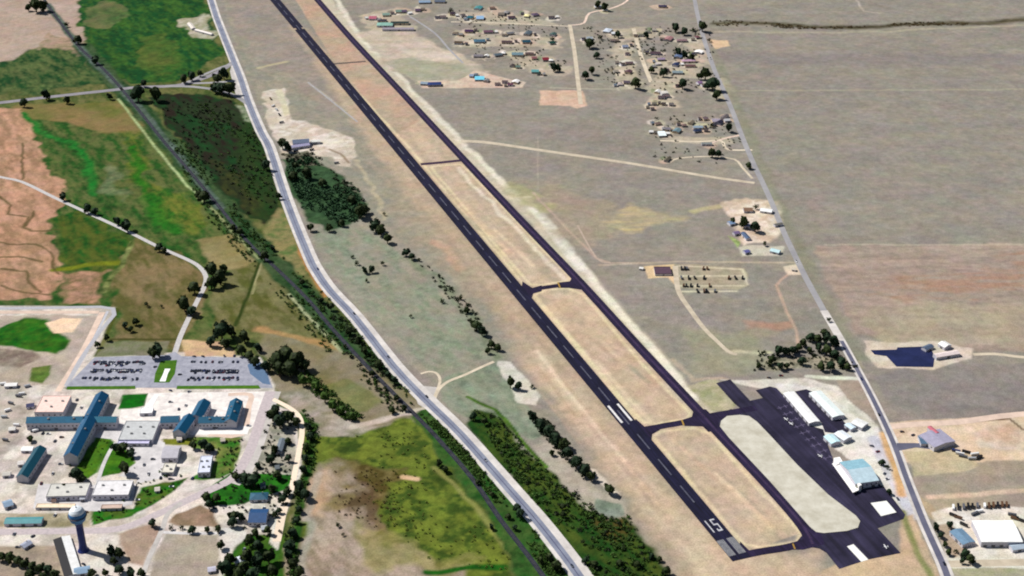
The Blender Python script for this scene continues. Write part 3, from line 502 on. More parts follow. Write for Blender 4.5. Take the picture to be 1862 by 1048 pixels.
# designation 15, read from the threshold
def glyph(polys, t0, s0, w, h):
    for (x0, x1, y0, y1) in polys: mk.poly(rq(s0 + y0 * h, s0 + y1 * h, t0 + x0 * w, t0 + x1 * w, .32), 0)
g0 = -1
glyph([(.35, .58, 0, 1)], -8.5, g0, 6.5, 24)
glyph([(0, 1, .9, 1), (0, .22, .6, .9), (0, 1, .5, .6), (.78, 1, .12, .5), (0, 1, 0, .12), (0, .22, .12, .22)], 0.3, g0, 6.3, 24)
sa = (P(1150, 765) - RW0).dot(ax)
for t in (-8.6, 5.4): mk.poly(rq(sa, sa + 44, t, t + 3.2, .32), 3)
tag(mk.build('runway_markings', [mat('number_paint', (222, 222, 226), .85, c2=(176, 176, 186), scale=.35), M_dash, M_worn, mat('bar_paint', (246, 244, 244), .85, c2=(214, 212, 212), scale=.3)]), kind='structure')
TX = [(525, -60), (577, 0), (640, 72), (728, 166), (817, 262), (932, 385), (1056, 515), (1165, 635), (1267, 744), (1305, 786), (1385, 871), (1440, 932), (1466, 966), (1478, 990)]
ribbon('taxiway', TX, [16, 16], M_taxi, .21)
ribbon('taxiway_worn_band', TX, 4.2, mat('worn_taxi', (66, 50, 90), .9, c2=(42, 30, 64), scale=.06), .27)
ribbon('taxiway_centre_line', TX, .3, mat('dull_yellow', (96, 76, 84), .9), .32)
for i, (pts, w, m_) in enumerate([([(600, 117), (665, 112)], 8, mat('old_taxi', (104, 92, 88), .9)), ([(765, 299), (800, 296), (838, 292)], 10, mat('old_taxi_b', (62, 42, 66), .9)), ([(955, 530), (985, 524), (1020, 519), (1052, 513)], 11, M_taxi),
                                 ([(1165, 786), (1200, 776), (1240, 769), (1290, 757), (1330, 750), (1375, 742)], 12, M_taxi), ([(1335, 1014), (1380, 1004), (1430, 996), (1475, 984)], 12, M_taxi)]):
    ribbon('taxiway_connector', pts, w, m_, .17 + .008 * i)
# fillets where the connectors meet runway and taxiway
for i, q_ in enumerate([[(948, 528), (950, 512), (968, 524), (985, 519), (985, 530), (970, 534), (966, 545)], [(1035, 524), (1015, 524), (1015, 514), (1036, 512), (1040, 505), (1052, 510), (1062, 528)],
                      [(1150, 775), (1156, 762), (1172, 776), (1196, 772), (1200, 782), (1186, 790), (1184, 806)], [(1245, 775), (1240, 764), (1258, 758), (1262, 742), (1284, 745), (1296, 757), (1330, 744), (1332, 756), (1308, 764), (1304, 782), (1288, 786), (1278, 776)],
                      [(1340, 1018), (1346, 985), (1362, 1001), (1390, 997), (1392, 1006)], [(1440, 1000), (1436, 990), (1458, 984), (1462, 966), (1480, 962), (1492, 970), (1500, 990), (1460, 1000)]]):
    sheet('taxiway_fillet', q_, M_taxi, .14 + .006 * i)
for (x, y, dx, dy) in ((1241, 769, 5, 9), (1443, 994, 4, 8), (1016, 519, 4, 6)):
    sheet('hold_line', [(x - 3, y - 5), (x, y - 5), (x + 4, y + 5), (x + 1, y + 5)], mat('hold_paint', (178, 142, 66), .85), .34)
sheet('apron', [(1302, 697), (1328, 690), (1364, 729), (1387, 724), (1374, 710), (1400, 703), (1412, 706), (1478, 776), (1497, 781), (1504, 806), (1516, 838), (1552, 896), (1598, 880), (1608, 886), (1646, 936), (1643, 944), (1596, 961), (1638, 1006), (1578, 1018),
                (1526, 1035), (1503, 1006), (1490, 998), (1478, 996), (1446, 998), (1446, 988), (1462, 970), (1480, 964), (1470, 940), (1300, 778), (1290, 757), (1302, 753), (1330, 750), (1345, 742), (1335, 734)], M_apron, .11)
sheet('hangar_taxilane', [(1445, 712), (1466, 708), (1476, 712), (1530, 762), (1548, 782), (1535, 790), (1500, 786), (1494, 770)], M_apron, .07)
sheet('apron_island', [(1309, 776), (1311, 766), (1322, 757), (1345, 755), (1362, 757), (1377, 768), (1400, 792), (1450, 846), (1506, 900), (1556, 938), (1564, 948), (1560, 960), (1540, 966), (1498, 970), (1484, 968), (1472, 958), (1400, 876), (1325, 796)], M_grass, .40)
sheet('concrete_pad', [(1583, 915), (1612, 911), (1630, 932), (1602, 939)], mat('bright_concrete', (252, 252, 246), .9, noise=.05), .19)
sheet('concrete_strip', [(1540, 994), (1552, 990), (1579, 1018), (1566, 1022)], MATS['bright_concrete'], .19)
tdn = MB()
for i in range(9):
    for j in range(2):
        c_ = P(1418 + i * 10.2 + j * 10, 742 + i * 11.5 - j * 3); 
        tdn.poly([c_ + v + Vector((0, 0, .18)) for v in (ax * -4 + pr * -.5, ax * -4 + pr * .5, ax * 4 + pr * .5, ax * 4 + pr * -.5)]); tdn.poly([c_ + v + Vector((0, 0, .19)) for v in (ax * -.5 + pr * -4, ax * -.5 + pr * 4, ax * .5 + pr * 4, ax * .5 + pr * -4)])
tag(tdn.build('tiedown_markings', mat('tie_paint', (104, 96, 126), .9)), kind='structure')
# highway, county road, lanes
HW = [(383, -60), (384, 0), (421, 100), (437, 140), (452, 185), (475, 240), (491, 270), (521, 362), (561, 462), (578, 495), (603, 530), (648, 578), (716, 664), (773, 724), (841, 790), (932, 893), (982, 950), (1040, 1024), (1075, 1075)]
ribbon('highway_shoulder', HW, [20, 27], M_shoulder, .10)
ribbon('highway', HW, [12, 11], M_hwy, .15, off=[-.5, -2.5])
ribbon('highway_lane', HW, [.5, 1.4], mat('seam', (96, 98, 128), .9), .19, off=[-.5, -2.5])
CR = [(1255, -60), (1263, 0), (1274, 50), (1286, 90), (1300, 130), (1318, 170), (1334, 208), (1350, 250), (1371, 300), (1388, 335), (1405, 373), (1425, 422), (1443, 460), (1465, 505), (1498, 565), (1530, 620), (1552, 660), (1580, 712), (1600, 752), (1620, 795), (1634, 830), (1646, 864), (1662, 905), (1680, 950), (1698, 990), (1716, 1030), (1730, 1070)]
ribbon('county_road_shoulder', CR[:15], 10, M_cntyold, .10); ribbon('county_road_shoulder', CR[14:], [12, 16], M_shoulder, .10)
ribbon('county_road', CR[15:], [6, 8], M_cnty, .15)
sheet('access_road', [(1630, 806), (1645, 806), (1665, 806), (1690, 808), (1705, 813), (1720, 820), (1690, 817), (1665, 814), (1645, 818), (1634, 820)], M_cnty, .18)
RDS = [('dirt_road', [(838, 257), (870, 258), (905, 262), (1000, 276), (1150, 298), (1280, 320), (1372, 333)], [13, 9], M_dirt, .08),
 ('gravel_road', [(745, 30), (790, 60), (815, 88), (842, 115)], 5, M_cntyold, .08), ('gravel_road', [(1036, 45), (1044, 90), (1050, 140), (1056, 190)], 9, M_dirt, .08), ('gravel_road', [(1152, 52), (1162, 90), (1172, 120), (1184, 150)], 9, M_dirt, .09),
 ('gravel_road', [(820, 40), (900, 42), (990, 46), (1034, 48)], 5, M_dirt, .07), ('gravel_road', [(1000, 160), (1080, 162), (1150, 162), (1185, 160)], 4, mat('track', (184, 178, 158), .95), .07), ('dirt_road', [(1040, 46), (1062, 42), (1072, 24), (1110, 16), (1140, 2), (1145, -20)], 6, M_pink, .09),
 ('gravel_road', [(1290, 262), (1318, 252), (1352, 245)], 6, M_pink, .08), ('gravel_road', [(1200, 256), (1270, 258), (1310, 256), (1318, 268), (1330, 273), (1368, 273)], 6, M_dirt, .09), ('gravel_road', [(1213, 297), (1235, 288), (1290, 285), (1335, 290), (1350, 305), (1368, 325)], 5, M_dirt, .085),
 ('dirt_road', [(1228, 484), (1230, 510), (1236, 535), (1256, 565), (1280, 597), (1303, 620), (1325, 640), (1340, 645)], [9, 6], M_dirt, .08),
 ('lane', [(-60, 305), (0, 322), (40, 331), (100, 360), (165, 390), (230, 420), (290, 450), (340, 472), (362, 485), (374, 502), (372, 520), (360, 545), (345, 575), (328, 612), (318, 642)], [7, 8], mat('lane_pale', (218, 214, 210), .9, c2=(196, 192, 196)), .09),
 ('bridge_road', [(-60, 190), (0, 187), (60, 180), (150, 170), (215, 163), (250, 159), (320, 156), (360, 146), (395, 132), (424, 114)], [15, 15], mat('asphalt_grey', (166, 162, 168), .9, c2=(140, 136, 146), scale=.05), .12), ('slip_road', [(300, 157), (350, 158), (400, 165), (430, 176), (452, 190)], 11, M_cntyold, .13), ('slip_road', [(424, 116), (404, 122), (376, 134), (340, 150)], 9, M_cntyold, .14), ('slip_road', [(330, 152), (380, 151), (430, 147)], 10, M_cntyold, .115),
 ('dirt_road', [(898, 658), (875, 668), (845, 682), (815, 694), (798, 708), (790, 725)], 5, M_dirt, .07), ('dirt_road', [(790, 722), (800, 695), (795, 680), (780, 676), (765, 680)], 4, M_dirt, .065), ('dirt_road', [(775, 742), (745, 748), (715, 755)], 6, mat('track_b', (206, 196, 176), .95), .07),
 ('track', [(560, 150), (600, 182), (650, 222)], 3, M_cntyold, .06), ('dirt_road', [(1608, 778), (1660, 772), (1740, 768), (1820, 757), (1900, 750)], 12, M_pink, .07), ('dirt_road', [(1722, 1026), (1800, 1024), (1900, 1022)], 12, M_dirt, .07),
 ('dirt_road', [(1770, 645), (1810, 644), (1862, 650), (1920, 652)], 7, M_dirt, .07), ('field_track', [(1050, 410), (1085, 470), (1110, 478)], 3, mat('track_c', (196, 176, 160), .95), .06),
 ('perimeter_road', [(-60, 562), (100, 560), (206, 562), (180, 605), (146, 655), (120, 702)], [8, 6], mat('perim', (200, 200, 208), .9, noise=.1), .09), ('perimeter_track', [(-60, 568), (180, 568)], 9, M_pink, .06), ('perimeter_track', [(186, 568), (150, 640), (105, 712)], 9, M_pink, .07),
 ('perimeter_track', [(196, 566), (158, 640), (122, 700)], 4, MATS['perim'], .05),
 ('complex_road', [(492, 712), (478, 750), (458, 810), (440, 848), (420, 872), (380, 892), (330, 915), (280, 938), (215, 962), (120, 966), (-20, 968)], [14, 11], mat('road_pink', (218, 204, 206), .9, c2=(196, 184, 188)), .09), ('complex_road', [(330, 914), (305, 935), (296, 960), (285, 985), (265, 1030), (255, 1070)], 6, M_shoulder, .12),
 ('complex_road', [(295, 968), (340, 970), (395, 970)], 5, M_conc, .10), ('complex_road', [(415, 718), (455, 718), (452, 740), (440, 790), (380, 790)], 8, M_pink, .06),
 ('farm_lane', [(496, 726), (530, 744), (546, 762), (549, 790), (542, 830), (534, 870), (530, 892)], 7, mat('lane_cream', (244, 224, 202), .95, noise=.08), .08), ('farm_lane', [(522, 905), (512, 940), (503, 985)], 10, MATS['lane_cream'], .08),
 ('complex_path', [(222, 796), (205, 812), (188, 845), (178, 876)], 5, M_conc, .10)]
for nm, pts, w, m_, z in RDS: ribbon(nm, pts, w, m_, z)
sheet('junction', [(748, 700), (800, 705), (792, 730), (850, 790), (820, 780), (775, 745), (760, 735)], M_shoulder, .06)
sheet('junction_bulb', [(424, 108), (436, 160), (446, 190), (430, 178), (418, 130)], M_shoulder, .06)
# railway
RL = [(45, -60), (86, 8), (120, 55), (150, 92), (182, 120), (215, 155), (260, 210), (300, 260), (345, 312), (400, 378), (440, 428), (468, 458), (500, 486), (560, 545), (600, 593), (650, 648), (700, 700), (762, 762), (800, 802), (860, 872), (910, 945), (960, 1010), (1000, 1065)]
ribbon('railway_bed', RL, 6.5, M_ballast, .12)
for o_ in (-.75, .75): ribbon('railway_track', RL, .35, M_rail, .3, off=o_)
# complex paving
sheet('parking_lot', [(172, 650), (300, 646), (318, 640), (330, 648), (455, 651), (474, 658), (488, 680), (496, 706), (118, 705)], M_lot, .10)
sheet('parking_lot_patch', [(462, 655), (474, 660), (486, 680), (492, 700), (478, 698), (455, 680), (450, 664)], M_lotn, .15)
sheet('verge_strip', [(122, 703), (246, 702), (246, 708), (121, 709)], M_lawn, .15); sheet('verge_strip', [(322, 702), (470, 701), (474, 707), (321, 708)], M_lawn, .16)
ribbon('complex_road_margin', [(500, 712), (486, 750), (468, 810), (448, 855), (425, 880)], 17, M_shoulder, .05)
sheet('court_band', [(356, 776), (455, 775), (450, 790), (350, 790)], mat('court_white', (252, 248, 246), .9, noise=.05), .1)
isl = sheet('lawn_island', [(292, 657), (322, 655), (318, 680), (308, 696), (280, 696), (282, 680)], M_lawn, .2)
sheet('island_path', [(300, 671), (310, 671), (305, 680), (301, 694), (290, 694), (296, 682)], M_white, .25)
sheet('courtyard_paving', [(170, 795), (205, 770), (292, 770), (288, 800), (300, 806), (300, 868), (250, 880), (180, 882), (70, 880), (60, 925), (180, 930), (240, 918), (250, 870), (215, 866), (248, 842), (240, 822), (210, 800)], M_conc, .05)
sheet('complex_yard', [(270, 715), (490, 712), (470, 770), (440, 790), (350, 792), (300, 775), (215, 775), (220, 745), (262, 742)], mat('yard', (240, 234, 228), .9, c2=(212, 204, 202), scale=.1), .04)
sheet('entrance_path', [(281, 717), (290, 717), (276, 742), (262, 742)], M_white, .16)
sheet('basin', [(1583, 637), (1630, 636), (1632, 632), (1690, 630), (1700, 648), (1697, 668), (1630, 667), (1612, 648), (1590, 645)], M_lake, .10)
# ------------------------------------------------------------------ buildings
M_wall = mat('wall_pale', (206, 204, 214), .85, noise=.08); M_wallg = mat('wall_grey', (176, 172, 170), .85); M_wallt = mat('wall_tan', (214, 196, 170), .85)
M_dark = mat('window_glass', (40, 48, 70), .25, noise=.1, spec=.5); M_door = mat('door_grey', (110, 108, 112), .6)
M_hvac = mat('roof_unit', (150, 150, 152), .5)
ROOFS = {}
def roofm(c, metal=False):
    k = tuple(c)
    if k not in ROOFS: ROOFS[k] = mat('roof_%02x%02x%02x' % k, c, .45 if metal else .85, noise=.12, scale=.2, stripe=1.2 if metal else None, spec=.35 if metal else .2)
    return ROOFS[k]
def building(name, label, cat, p0, p1, w, h, roof, wall=None, kind='gable', rise=None, wins=0, doors=1, units=0, chimney=False, group=None, metal=True, over=.4, porch=0, roof2=None):
    """p0-p1: the roof's long axis as seen in the photograph at eave height"""
    a = P(*p0, h); b2 = P(*p1, h); L = (b2 - a).length; c_ = (a + b2) / 2; rz = math.atan2(b2.y - a.y, b2.x - a.x)
    e = empty(name, (c_.x, c_.y, 0), rz, label, cat, group); wall = wall or M_wall; rm = roofm(roof, metal)
    x = L / 2; y = w / 2; rise = rise if rise is not None else w * .17
    wb = MB()
    if kind == 'gable':
        wb.quadbox(-x, x, -y, y, 0, h)
        for sx in (-x, x - .3): wb.prism([(0, 0)] * 0 or [(sx, h), (sx + .3, h), (sx + .3, h + .001), (sx, h + .001)], -y, y) if False else None
        for sx in (-x, x):   # gable triangles
            wb.poly([(sx, -y, h), (sx, y, h), (sx, 0, h + rise)])
        wb.build('wall', wall, e)
        rb_ = MB(); th = .18; sl = rise / y
        for s in (-1, 1):
            o0 = (y + over) * s; zo = h - over * sl
            p_ = [(-x - over, 0, h + rise), (x + over, 0, h + rise), (x + over, o0, zo), (-x - over, o0, zo)]
            top = [(q0, q1, q2 + th + .02) for q0, q1, q2 in p_]; base = [(q0, q1, q2 + .02) for q0, q1, q2 in p_]
            if s > 0: rb_.poly(top); rb_.poly(list(reversed(base)))
            else: rb_.poly(list(reversed(top))); rb_.poly(base)
            rb_.poly([base[2], base[3], top[3], top[2]]); rb_.poly([base[1], base[2], top[2], top[1]]); rb_.poly([base[3], base[0], top[0], top[3]])
        if roof2: rb_.m = [1 if i_ < 5 else 0 for i_ in range(len(rb_.f))]
        r_ = rb_.build('roof', [rm, roofm(roof2, metal)] if roof2 else rm, e)
    elif kind == 'hip':
        wb.quadbox(-x, x, -y, y, 0, h); wb.build('wall', wall, e); rb_ = MB(); o_ = over; k = max(x - y, .4); zt = h + rise
        A, B, D, E = (-x - o_, -y - o_, h), (x + o_, -y - o_, h), (x + o_, y + o_, h), (-x - o_, y + o_, h); F, G_ = (-k, 0, zt), (k, 0, zt)
        for q_ in ((A, B, G_, F), (B, D, G_), (D, E, F, G_), (E, A, F), (A, E, D, B)): rb_.poly(q_)
        r_ = rb_.build('roof', rm, e)
    elif kind == 'arch':
        wb.quadbox(-x, x, -y, y, 0, h); wb.build('wall', wall, e); rb_ = MB(); n_ = 10
        pr_ = [(y * 1.03 * math.cos(math.pi * i / n_), h + rise * math.sin(math.pi * i / n_)) for i in range(n_ + 1)]
        for i in range(n_): rb_.poly([(-x - .2, pr_[i][0], pr_[i][1]), (-x - .2, pr_[i + 1][0], pr_[i + 1][1]), (x + .2, pr_[i + 1][0], pr_[i + 1][1]), (x + .2, pr_[i][0], pr_[i][1])][::-1])
        for sx in (-x - .2, x + .2): rb_.poly([(sx, p_[0], p_[1]) for p_ in pr_])
        r_ = rb_.build('roof', rm, e)
    else:
        wb.quadbox(-x, x, -y, y, 0, h - .1); wb.build('wall', wall, e); rb_ = MB(); t_ = .5
        rb_.quadbox(-x + t_, x - t_, -y + t_, y - t_, h - .1, h + .1)
        for q_ in ((-x, x, -y, -y + t_), (-x, x, y - t_, y), (-x, -x + t_, -y + t_, y - t_), (x - t_, x, -y + t_, y - t_)): rb_.quadbox(*q_, h - .1, h + .7, 0)
        r_ = rb_.build('roof', rm, e)
    if chimney: cb = MB(); cb.quadbox(-.5, .5, -.5, .5, h, h + rise + 1.2); cb.build('chimney', M_wallg, r_, (x * .4, y * .4, 0))
    for i in range(units):
        ub = MB(); ub.quadbox(-1.4, 1.4, -1.1, 1.1, 0, 1.5); ub.lathe([(.8, 1.5), (.8, 1.7), (0, 1.7)], 8)
        ub.build('roof_unit', M_hvac, r_, (-x + (i + .7) * 2 * x / (units + .4), (y * .35) * (-1) ** i, h + .1 if kind == 'flat' else h + rise * .6))
    proto = None
    for i in range(wins):
        for s in (-1, 1):
            if proto is None: wv = MB(); wv.quadbox(-1.1, 1.1, -.06, .06, -.9, .9); proto = wv.build('window', M_dark, e)
            else: proto2 = proto.copy(); C.objects.link(proto2); proto2.parent = e; proto = proto2
            proto.location = (-x + (i + .5) * 2 * x / wins, s * (y + .05), h * .55)
    for i in range(doors):
        dbm = MB(); dw = 1.0 if h < 4 else 2.2; dbm.quadbox(-dw, dw, -.07, .07, 0, min(h * .75, 3.4)); dbm.build('door', M_door, e, (-x + (i + .52) * 2 * x / doors + (.9 if wins else 0), -y - .09, 0))
    if porch: pb = MB(); pb.quadbox(-x * .4, x * .4, 0, porch, h - .5, h - .3); pb.quadbox(-x * .4, -x * .4 + .2, porch - .2, porch, 0, h - .5); pb.quadbox(x * .4 - .2, x * .4, porch - .2, porch, 0, h - .5); pb.build('porch', rm, e, (0, y, 0))
    return e
BLUE = (28, 92, 138); TEAL = (22, 84, 104); WHT = (250, 252, 252); GRY = (206, 208, 214)
B = building
# blue-roofed complex
B('wing_building', 'long east-west blue-roofed wing left of the long diagonal wing, facing the white yard', 'building', (50, 764), (152, 763), 15, 11, (16, 104, 140), rise=5, wins=14, units=4, doors=3)
B('wing_building', 'long diagonal blue-roofed wing crossing the east-west wings beside the round lawn', 'building', (186, 718), (128, 830), 18, 13, (14, 90, 134), rise=6, wins=16, units=4, doors=2)
B('wing_building', 'short blue-roofed wing right of the diagonal wing, pointing at the courtyard', 'building', (166, 763), (213, 763), 14, 11, (16, 116, 146), rise=4.5, wins=6)
B('gymnasium', 'broad flat pink-roofed block standing behind the long blue-roofed wing', 'building', (70, 735), (122, 735), 40, 10, (244, 214, 204), kind='flat', metal=False, units=3, wins=5)
B('wing_building', 'diagonal blue-roofed wing at the left of the U-shaped group of blue roofs', 'building', (372, 731), (356, 760), 17, 10, (14, 88, 126), rise=5.5, wins=5)
B('wing_building', 'diagonal blue-roofed wing at the right end of the U-shaped group of blue roofs', 'building', (430, 730), (418, 768), 17, 10, (14, 92, 128), rise=5.5, wins=6, units=4)
B('wing_building', 'east-west blue-roofed wing closing the U-shaped group on its near side', 'building', (362, 764), (414, 763), 15, 9.6, (14, 104, 140), rise=4.5, wins=8, units=4)
B('wing_building', 'short diagonal blue-roofed wing ending at the small olive lawn', 'building', (345, 758), (325, 787), 17, 10, (16, 92, 132), rise=5.5, wins=4)
B('wing_building', 'small blue-roofed wing facing the paved courtyard, left of the U-shaped group', 'building', (293, 763), (326, 762), 16, 9, (18, 102, 138), rise=4.5, wins=4)
B('entrance_canopy', 'bright white flat canopy between the lawn and the courtyard entrance', 'canopy', (255, 747), (278, 746), 14, 4.5, (252, 252, 252), kind='flat', metal=False)
B('main_hall', 'wide pale grey flat-roofed hall with roof vents filling the courtyard between blue-roofed wings', 'building', (222, 783), (284, 783), 44, 6, (206, 208, 210), kind='flat', metal=False, units=5, wins=6)
B('service_building', 'narrow white flat-roofed link building at the near edge of the courtyard hall', 'building', (215, 803), (272, 803), 10, 4.5, (206, 202, 232), kind='flat', metal=False, wins=5)
B('workshop', 'light grey roofed workshop with a blue-grey strip beside the tan yard', 'building', (297, 822), (326, 822), 26, 7.5, (206, 202, 212), kind='gable', wins=3)
B('workshop', 'cream flat-roofed workshop just in front of the light grey roofed one', 'building', (296, 851), (318, 851), 20, 5, (228, 222, 210), kind='flat', metal=False, units=2, wins=3)
B('store_building', 'white roofed store with dark roof vents between the tan yard and the green lawn', 'building', (362, 845), (384, 844), 36, 7.5, (214, 218, 234), kind='flat', metal=False, units=4, wins=3)
B('barrack', 'dark teal roofed diagonal barrack on the white yard at the left', 'building', (74, 815), (40, 868), 15, 8.5, TEAL, rise=4.5, wins=7, wall=M_wall)
B('shed', 'small white roofed shed above the dark teal barrack', 'shed', (40, 816), (60, 816), 9, 4, WHT)
B('shed', 'small dark roofed shed right of the white vehicles behind the pink-roofed block', 'shed', (48, 738), (62, 736), 9, 3.5, (56, 60, 110))
B('long_building', 'long pale flat-roofed building with bluish front left of the water tank', 'building', (88, 892), (160, 890), 26, 7, (220, 218, 212), kind='flat', metal=False, units=3, wins=8)
B('long_building', 'pale flat-roofed building with bluish front right behind the water tank', 'building', (172, 888), (238, 887), 30, 7.5, (226, 224, 226), kind='flat', metal=False, units=3, wins=7)
B('low_building', 'low cream building with dark doors directly left of the water tank', 'building', (66, 920), (136, 920), 8, 3.6, (238, 218, 192), kind='flat', metal=False, doors=4)
B('low_building', 'low pink-roofed building on the green slope right of the water tank', 'building', (184, 922), (222, 921), 8, 3.6, (222, 196, 182), kind='flat', metal=False, doors=2)
B('long_shed', 'long turquoise roofed shed at the left edge near the water tank', 'shed', (10, 947), (77, 946), 12, 4.5, (84, 166, 174), doors=3)
B('small_building', 'small light blue roofed building at the far left above the turquoise shed', 'building', (6, 918), (22, 913), 13, 4.5, (160, 186, 214))
B('small_building', 'pair-roofed small grey building above the hedge at the bottom left', 'building', (40, 994), (55, 985), 9, 3.6, (176, 182, 204), chimney=True)
B('small_building', 'light blue roofed building under the trees at the bottom edge', 'building', (135, 1039), (163, 1035), 12, 4, (150, 180, 210))
B('cottage', 'small teal-blue hipped cottage on the lawn among trees', 'house', (455, 903), (487, 902), 14, 4.5, (60, 110, 138), kind='hip', rise=3, wins=3, chimney=True)
B('large_house', 'large dark blue ridged roof building in front of the teal-blue cottage', 'building', (454, 938), (486, 938), 26, 6.5, (44, 84, 134), wins=4)
B('cottage', 'small white-roofed cottage among the dark trees at the bottom', 'house', (426, 1020), (446, 1014), 10, 4, (222, 228, 240), wins=2)
B('cottage', 'tiny white-roofed outbuilding at the left of the dark wood at the bottom', 'shed', (378, 1036), (392, 1034), 8, 3.4, (214, 212, 232))
B('long_shed', 'grey shed with greenish roof beside the cream lane east of the complex', 'shed', (514, 798), (506, 822), 8, 4, (118, 128, 138))
B('barn', 'long barn with one black and one white roof slope beside the water tank', 'barn', (112, 978), (133, 1046), 19, 3.6, (254, 254, 252), rise=1.3, roof2=(22, 18, 26))
# airport
SILV = (246, 250, 250)
B('hangar_row', 'long white-roofed hangar row nearest the dark apron', 'hangar', (1434, 714), (1481, 768), 15.5, 5, (255, 255, 255), doors=6, rise=1.2, metal=False)
B('hangar_row', 'long pale green-white hangar row behind the first, nearer the county road', 'hangar', (1482, 713), (1525, 757), 18, 5.5, (240, 252, 250), doors=5, rise=1.4, metal=False)
B('hangar', 'white hangar at the end of the hangar rows nearest the county road', 'hangar', (1553, 765), (1573, 774), 16, 5, (255, 255, 252), rise=1.2)
B('hangar', 'white hangar with turquoise end, left one of the close pair on the apron edge', 'hangar', (1506, 792), (1520, 805), 14, 5.5, (206, 240, 248), rise=1.6)
B('hangar', 'white hangar, right one of the close pair on the apron edge', 'hangar', (1524, 786), (1542, 798), 15, 5.5, (238, 244, 255), rise=1.6)
B('small_hangar', 'small pale blue hangar tucked between the close pair and the hangar rows', 'hangar', (1540, 771), (1552, 779), 9, 4.5, (214, 232, 244), rise=.9)
T_ = B('terminal_building', 'large blue-grey roofed hangar with white canopy strip beside the apron', 'terminal', (1541, 860), (1583, 854), 47, 9, (150, 196, 214), kind='gable', rise=4.5, wins=5, doors=2, metal=True, roof2=(196, 220, 232))  # roof2: paler near slope, the lit side painted into the roof colour
def inset(name, px, z0, z1, m_, par):
    """a slab with the surveyed outline, kept in its building's own frame"""
    mw = Matrix.Rotation(-par.rotation_euler.z, 4, 'Z') @ Matrix.Translation(-par.location); n_ = len(px)
    lo = [mw @ P(*p, z1) for p in px]; v = [Vector((p.x, p.y, z0)) for p in lo] + [Vector((p.x, p.y, z1)) for p in lo]
    ar = sum(v[i].x * v[(i + 1) % n_].y - v[(i + 1) % n_].x * v[i].y for i in range(n_))
    if ar < 0: v = v[:n_][::-1] + v[n_:][::-1]
    f = [tuple(range(n_ - 1, -1, -1)), tuple(range(n_, 2 * n_))] + [(i, (i + 1) % n_, n_ + (i + 1) % n_, n_ + i) for i in range(n_)]
    return mesh(name, v, f, m_, parent=par)
MC = mat('canopy_white', (255, 252, 250), .6, noise=.03)
inset('canopy', [(1513, 843), (1522, 839), (1562, 891), (1551, 896)], 3.9, 4.4, MC, T_)
inset('canopy', [(1516, 833), (1527, 831), (1533, 841), (1520, 845)], 0, 6, MC, T_)
inset('gutter_strip', [(1525, 842), (1528, 841), (1561, 883), (1558, 886)], 0, 6.2, mat('canopy_green', (150, 154, 136), .8), T_)
inset('parapet', [(1529, 841), (1532, 839), (1567, 882), (1562, 884)], 0, 9.2, MC, T_)
# east side properties
B('warehouse', 'grey and red roofed warehouse at the road bend east of the airport', 'warehouse', (1690, 786), (1718, 808), 34, 7, (176, 172, 196), rise=2, wins=3)
B('warehouse_annex', 'blue-grey roofed annex on the left side of the grey and red warehouse', 'warehouse', (1672, 800), (1696, 800), 18, 5, (100, 130, 160), rise=1)
B('shed', 'rose-red roofed small shed on top of the warehouse yard behind the warehouse', 'shed', (1690, 776), (1704, 788), 6, 8.2, (216, 120, 136))
B('depot_building', 'large bright white-roofed depot at the lower right corner', 'depot', (1776, 966), (1850, 966), 40, 8, (252, 253, 250), rise=1.4, doors=5, metal=False)
B('office_building', 'curved-looking blue-grey roofed office left of the large white depot', 'office', (1738, 964), (1762, 988), 17, 5, (120, 152, 180), rise=1.6, wins=3)
B('shed', 'pink roofed shed in front of the large white depot', 'shed', (1788, 981), (1812, 981), 10, 4, (206, 160, 182))
B('shed', 'dark blue roofed lean-to in front of the right half of the depot', 'shed', (1818, 981), (1848, 980), 9, 4, (52, 78, 140))
B('shed', 'pale roofed shed at the lower right edge below the blue lean-to', 'shed', (1838, 996), (1862, 992), 10, 4, (190, 206, 222))
B('farm_building', 'white roofed farm building right of the dark blue basin', 'barn', (1712, 623), (1724, 630), 14, 5, (250, 250, 248))
B('farm_building', 'long pale pink roofed barn below the white farm building', 'barn', (1700, 647), (1742, 640), 10, 5, (238, 222, 220))
B('farm_building', 'grey roofed shed between the dark blue basin and the white farm building', 'shed', (1680, 634), (1694, 628), 9, 4, (96, 112, 138))
B('quarry_plant', 'blue-grey roofed plant building in the pale gravel yard by the highway', 'building', (532, 258), (562, 256), 20, 7, (112, 124, 150), wins=3)
B('quarry_plant', 'lilac roofed shed on the front of the blue-grey plant building', 'shed', (530, 267), (562, 262), 12, 5, (176, 172, 206))
B('silo_shed', 'small white roofed shed at the right of the gravel yard plant', 'shed', (565, 257), (582, 256), 10, 5, (246, 246, 240))
B('farmstead', 'white-roofed farmhouse beside the highway near the top', 'house', (344, 42), (352, 52), 10, 4, (236, 226, 216))
B('farmstead', 'long white-roofed farm shed curving toward the highway near the top', 'shed', (356, 54), (386, 62), 8, 4, (244, 236, 232))
# storage yard north of the airport
B('yard_shed', 'purple-brown flat shed at the end of the trailer storage rows', 'shed', (1190, 492), (1220, 492), 24, 3.6, (92, 70, 86), kind='flat', metal=False)
B('yard_hut', 'tiny white hut left of the purple-brown shed', 'hut', (1163, 487), (1170, 488), 6, 3, (240, 236, 230))
B('utility_hut', 'tiny pale hut by the county road in a small gravel yard', 'hut', (1440, 489), (1447, 490), 6, 3, (226, 214, 196))
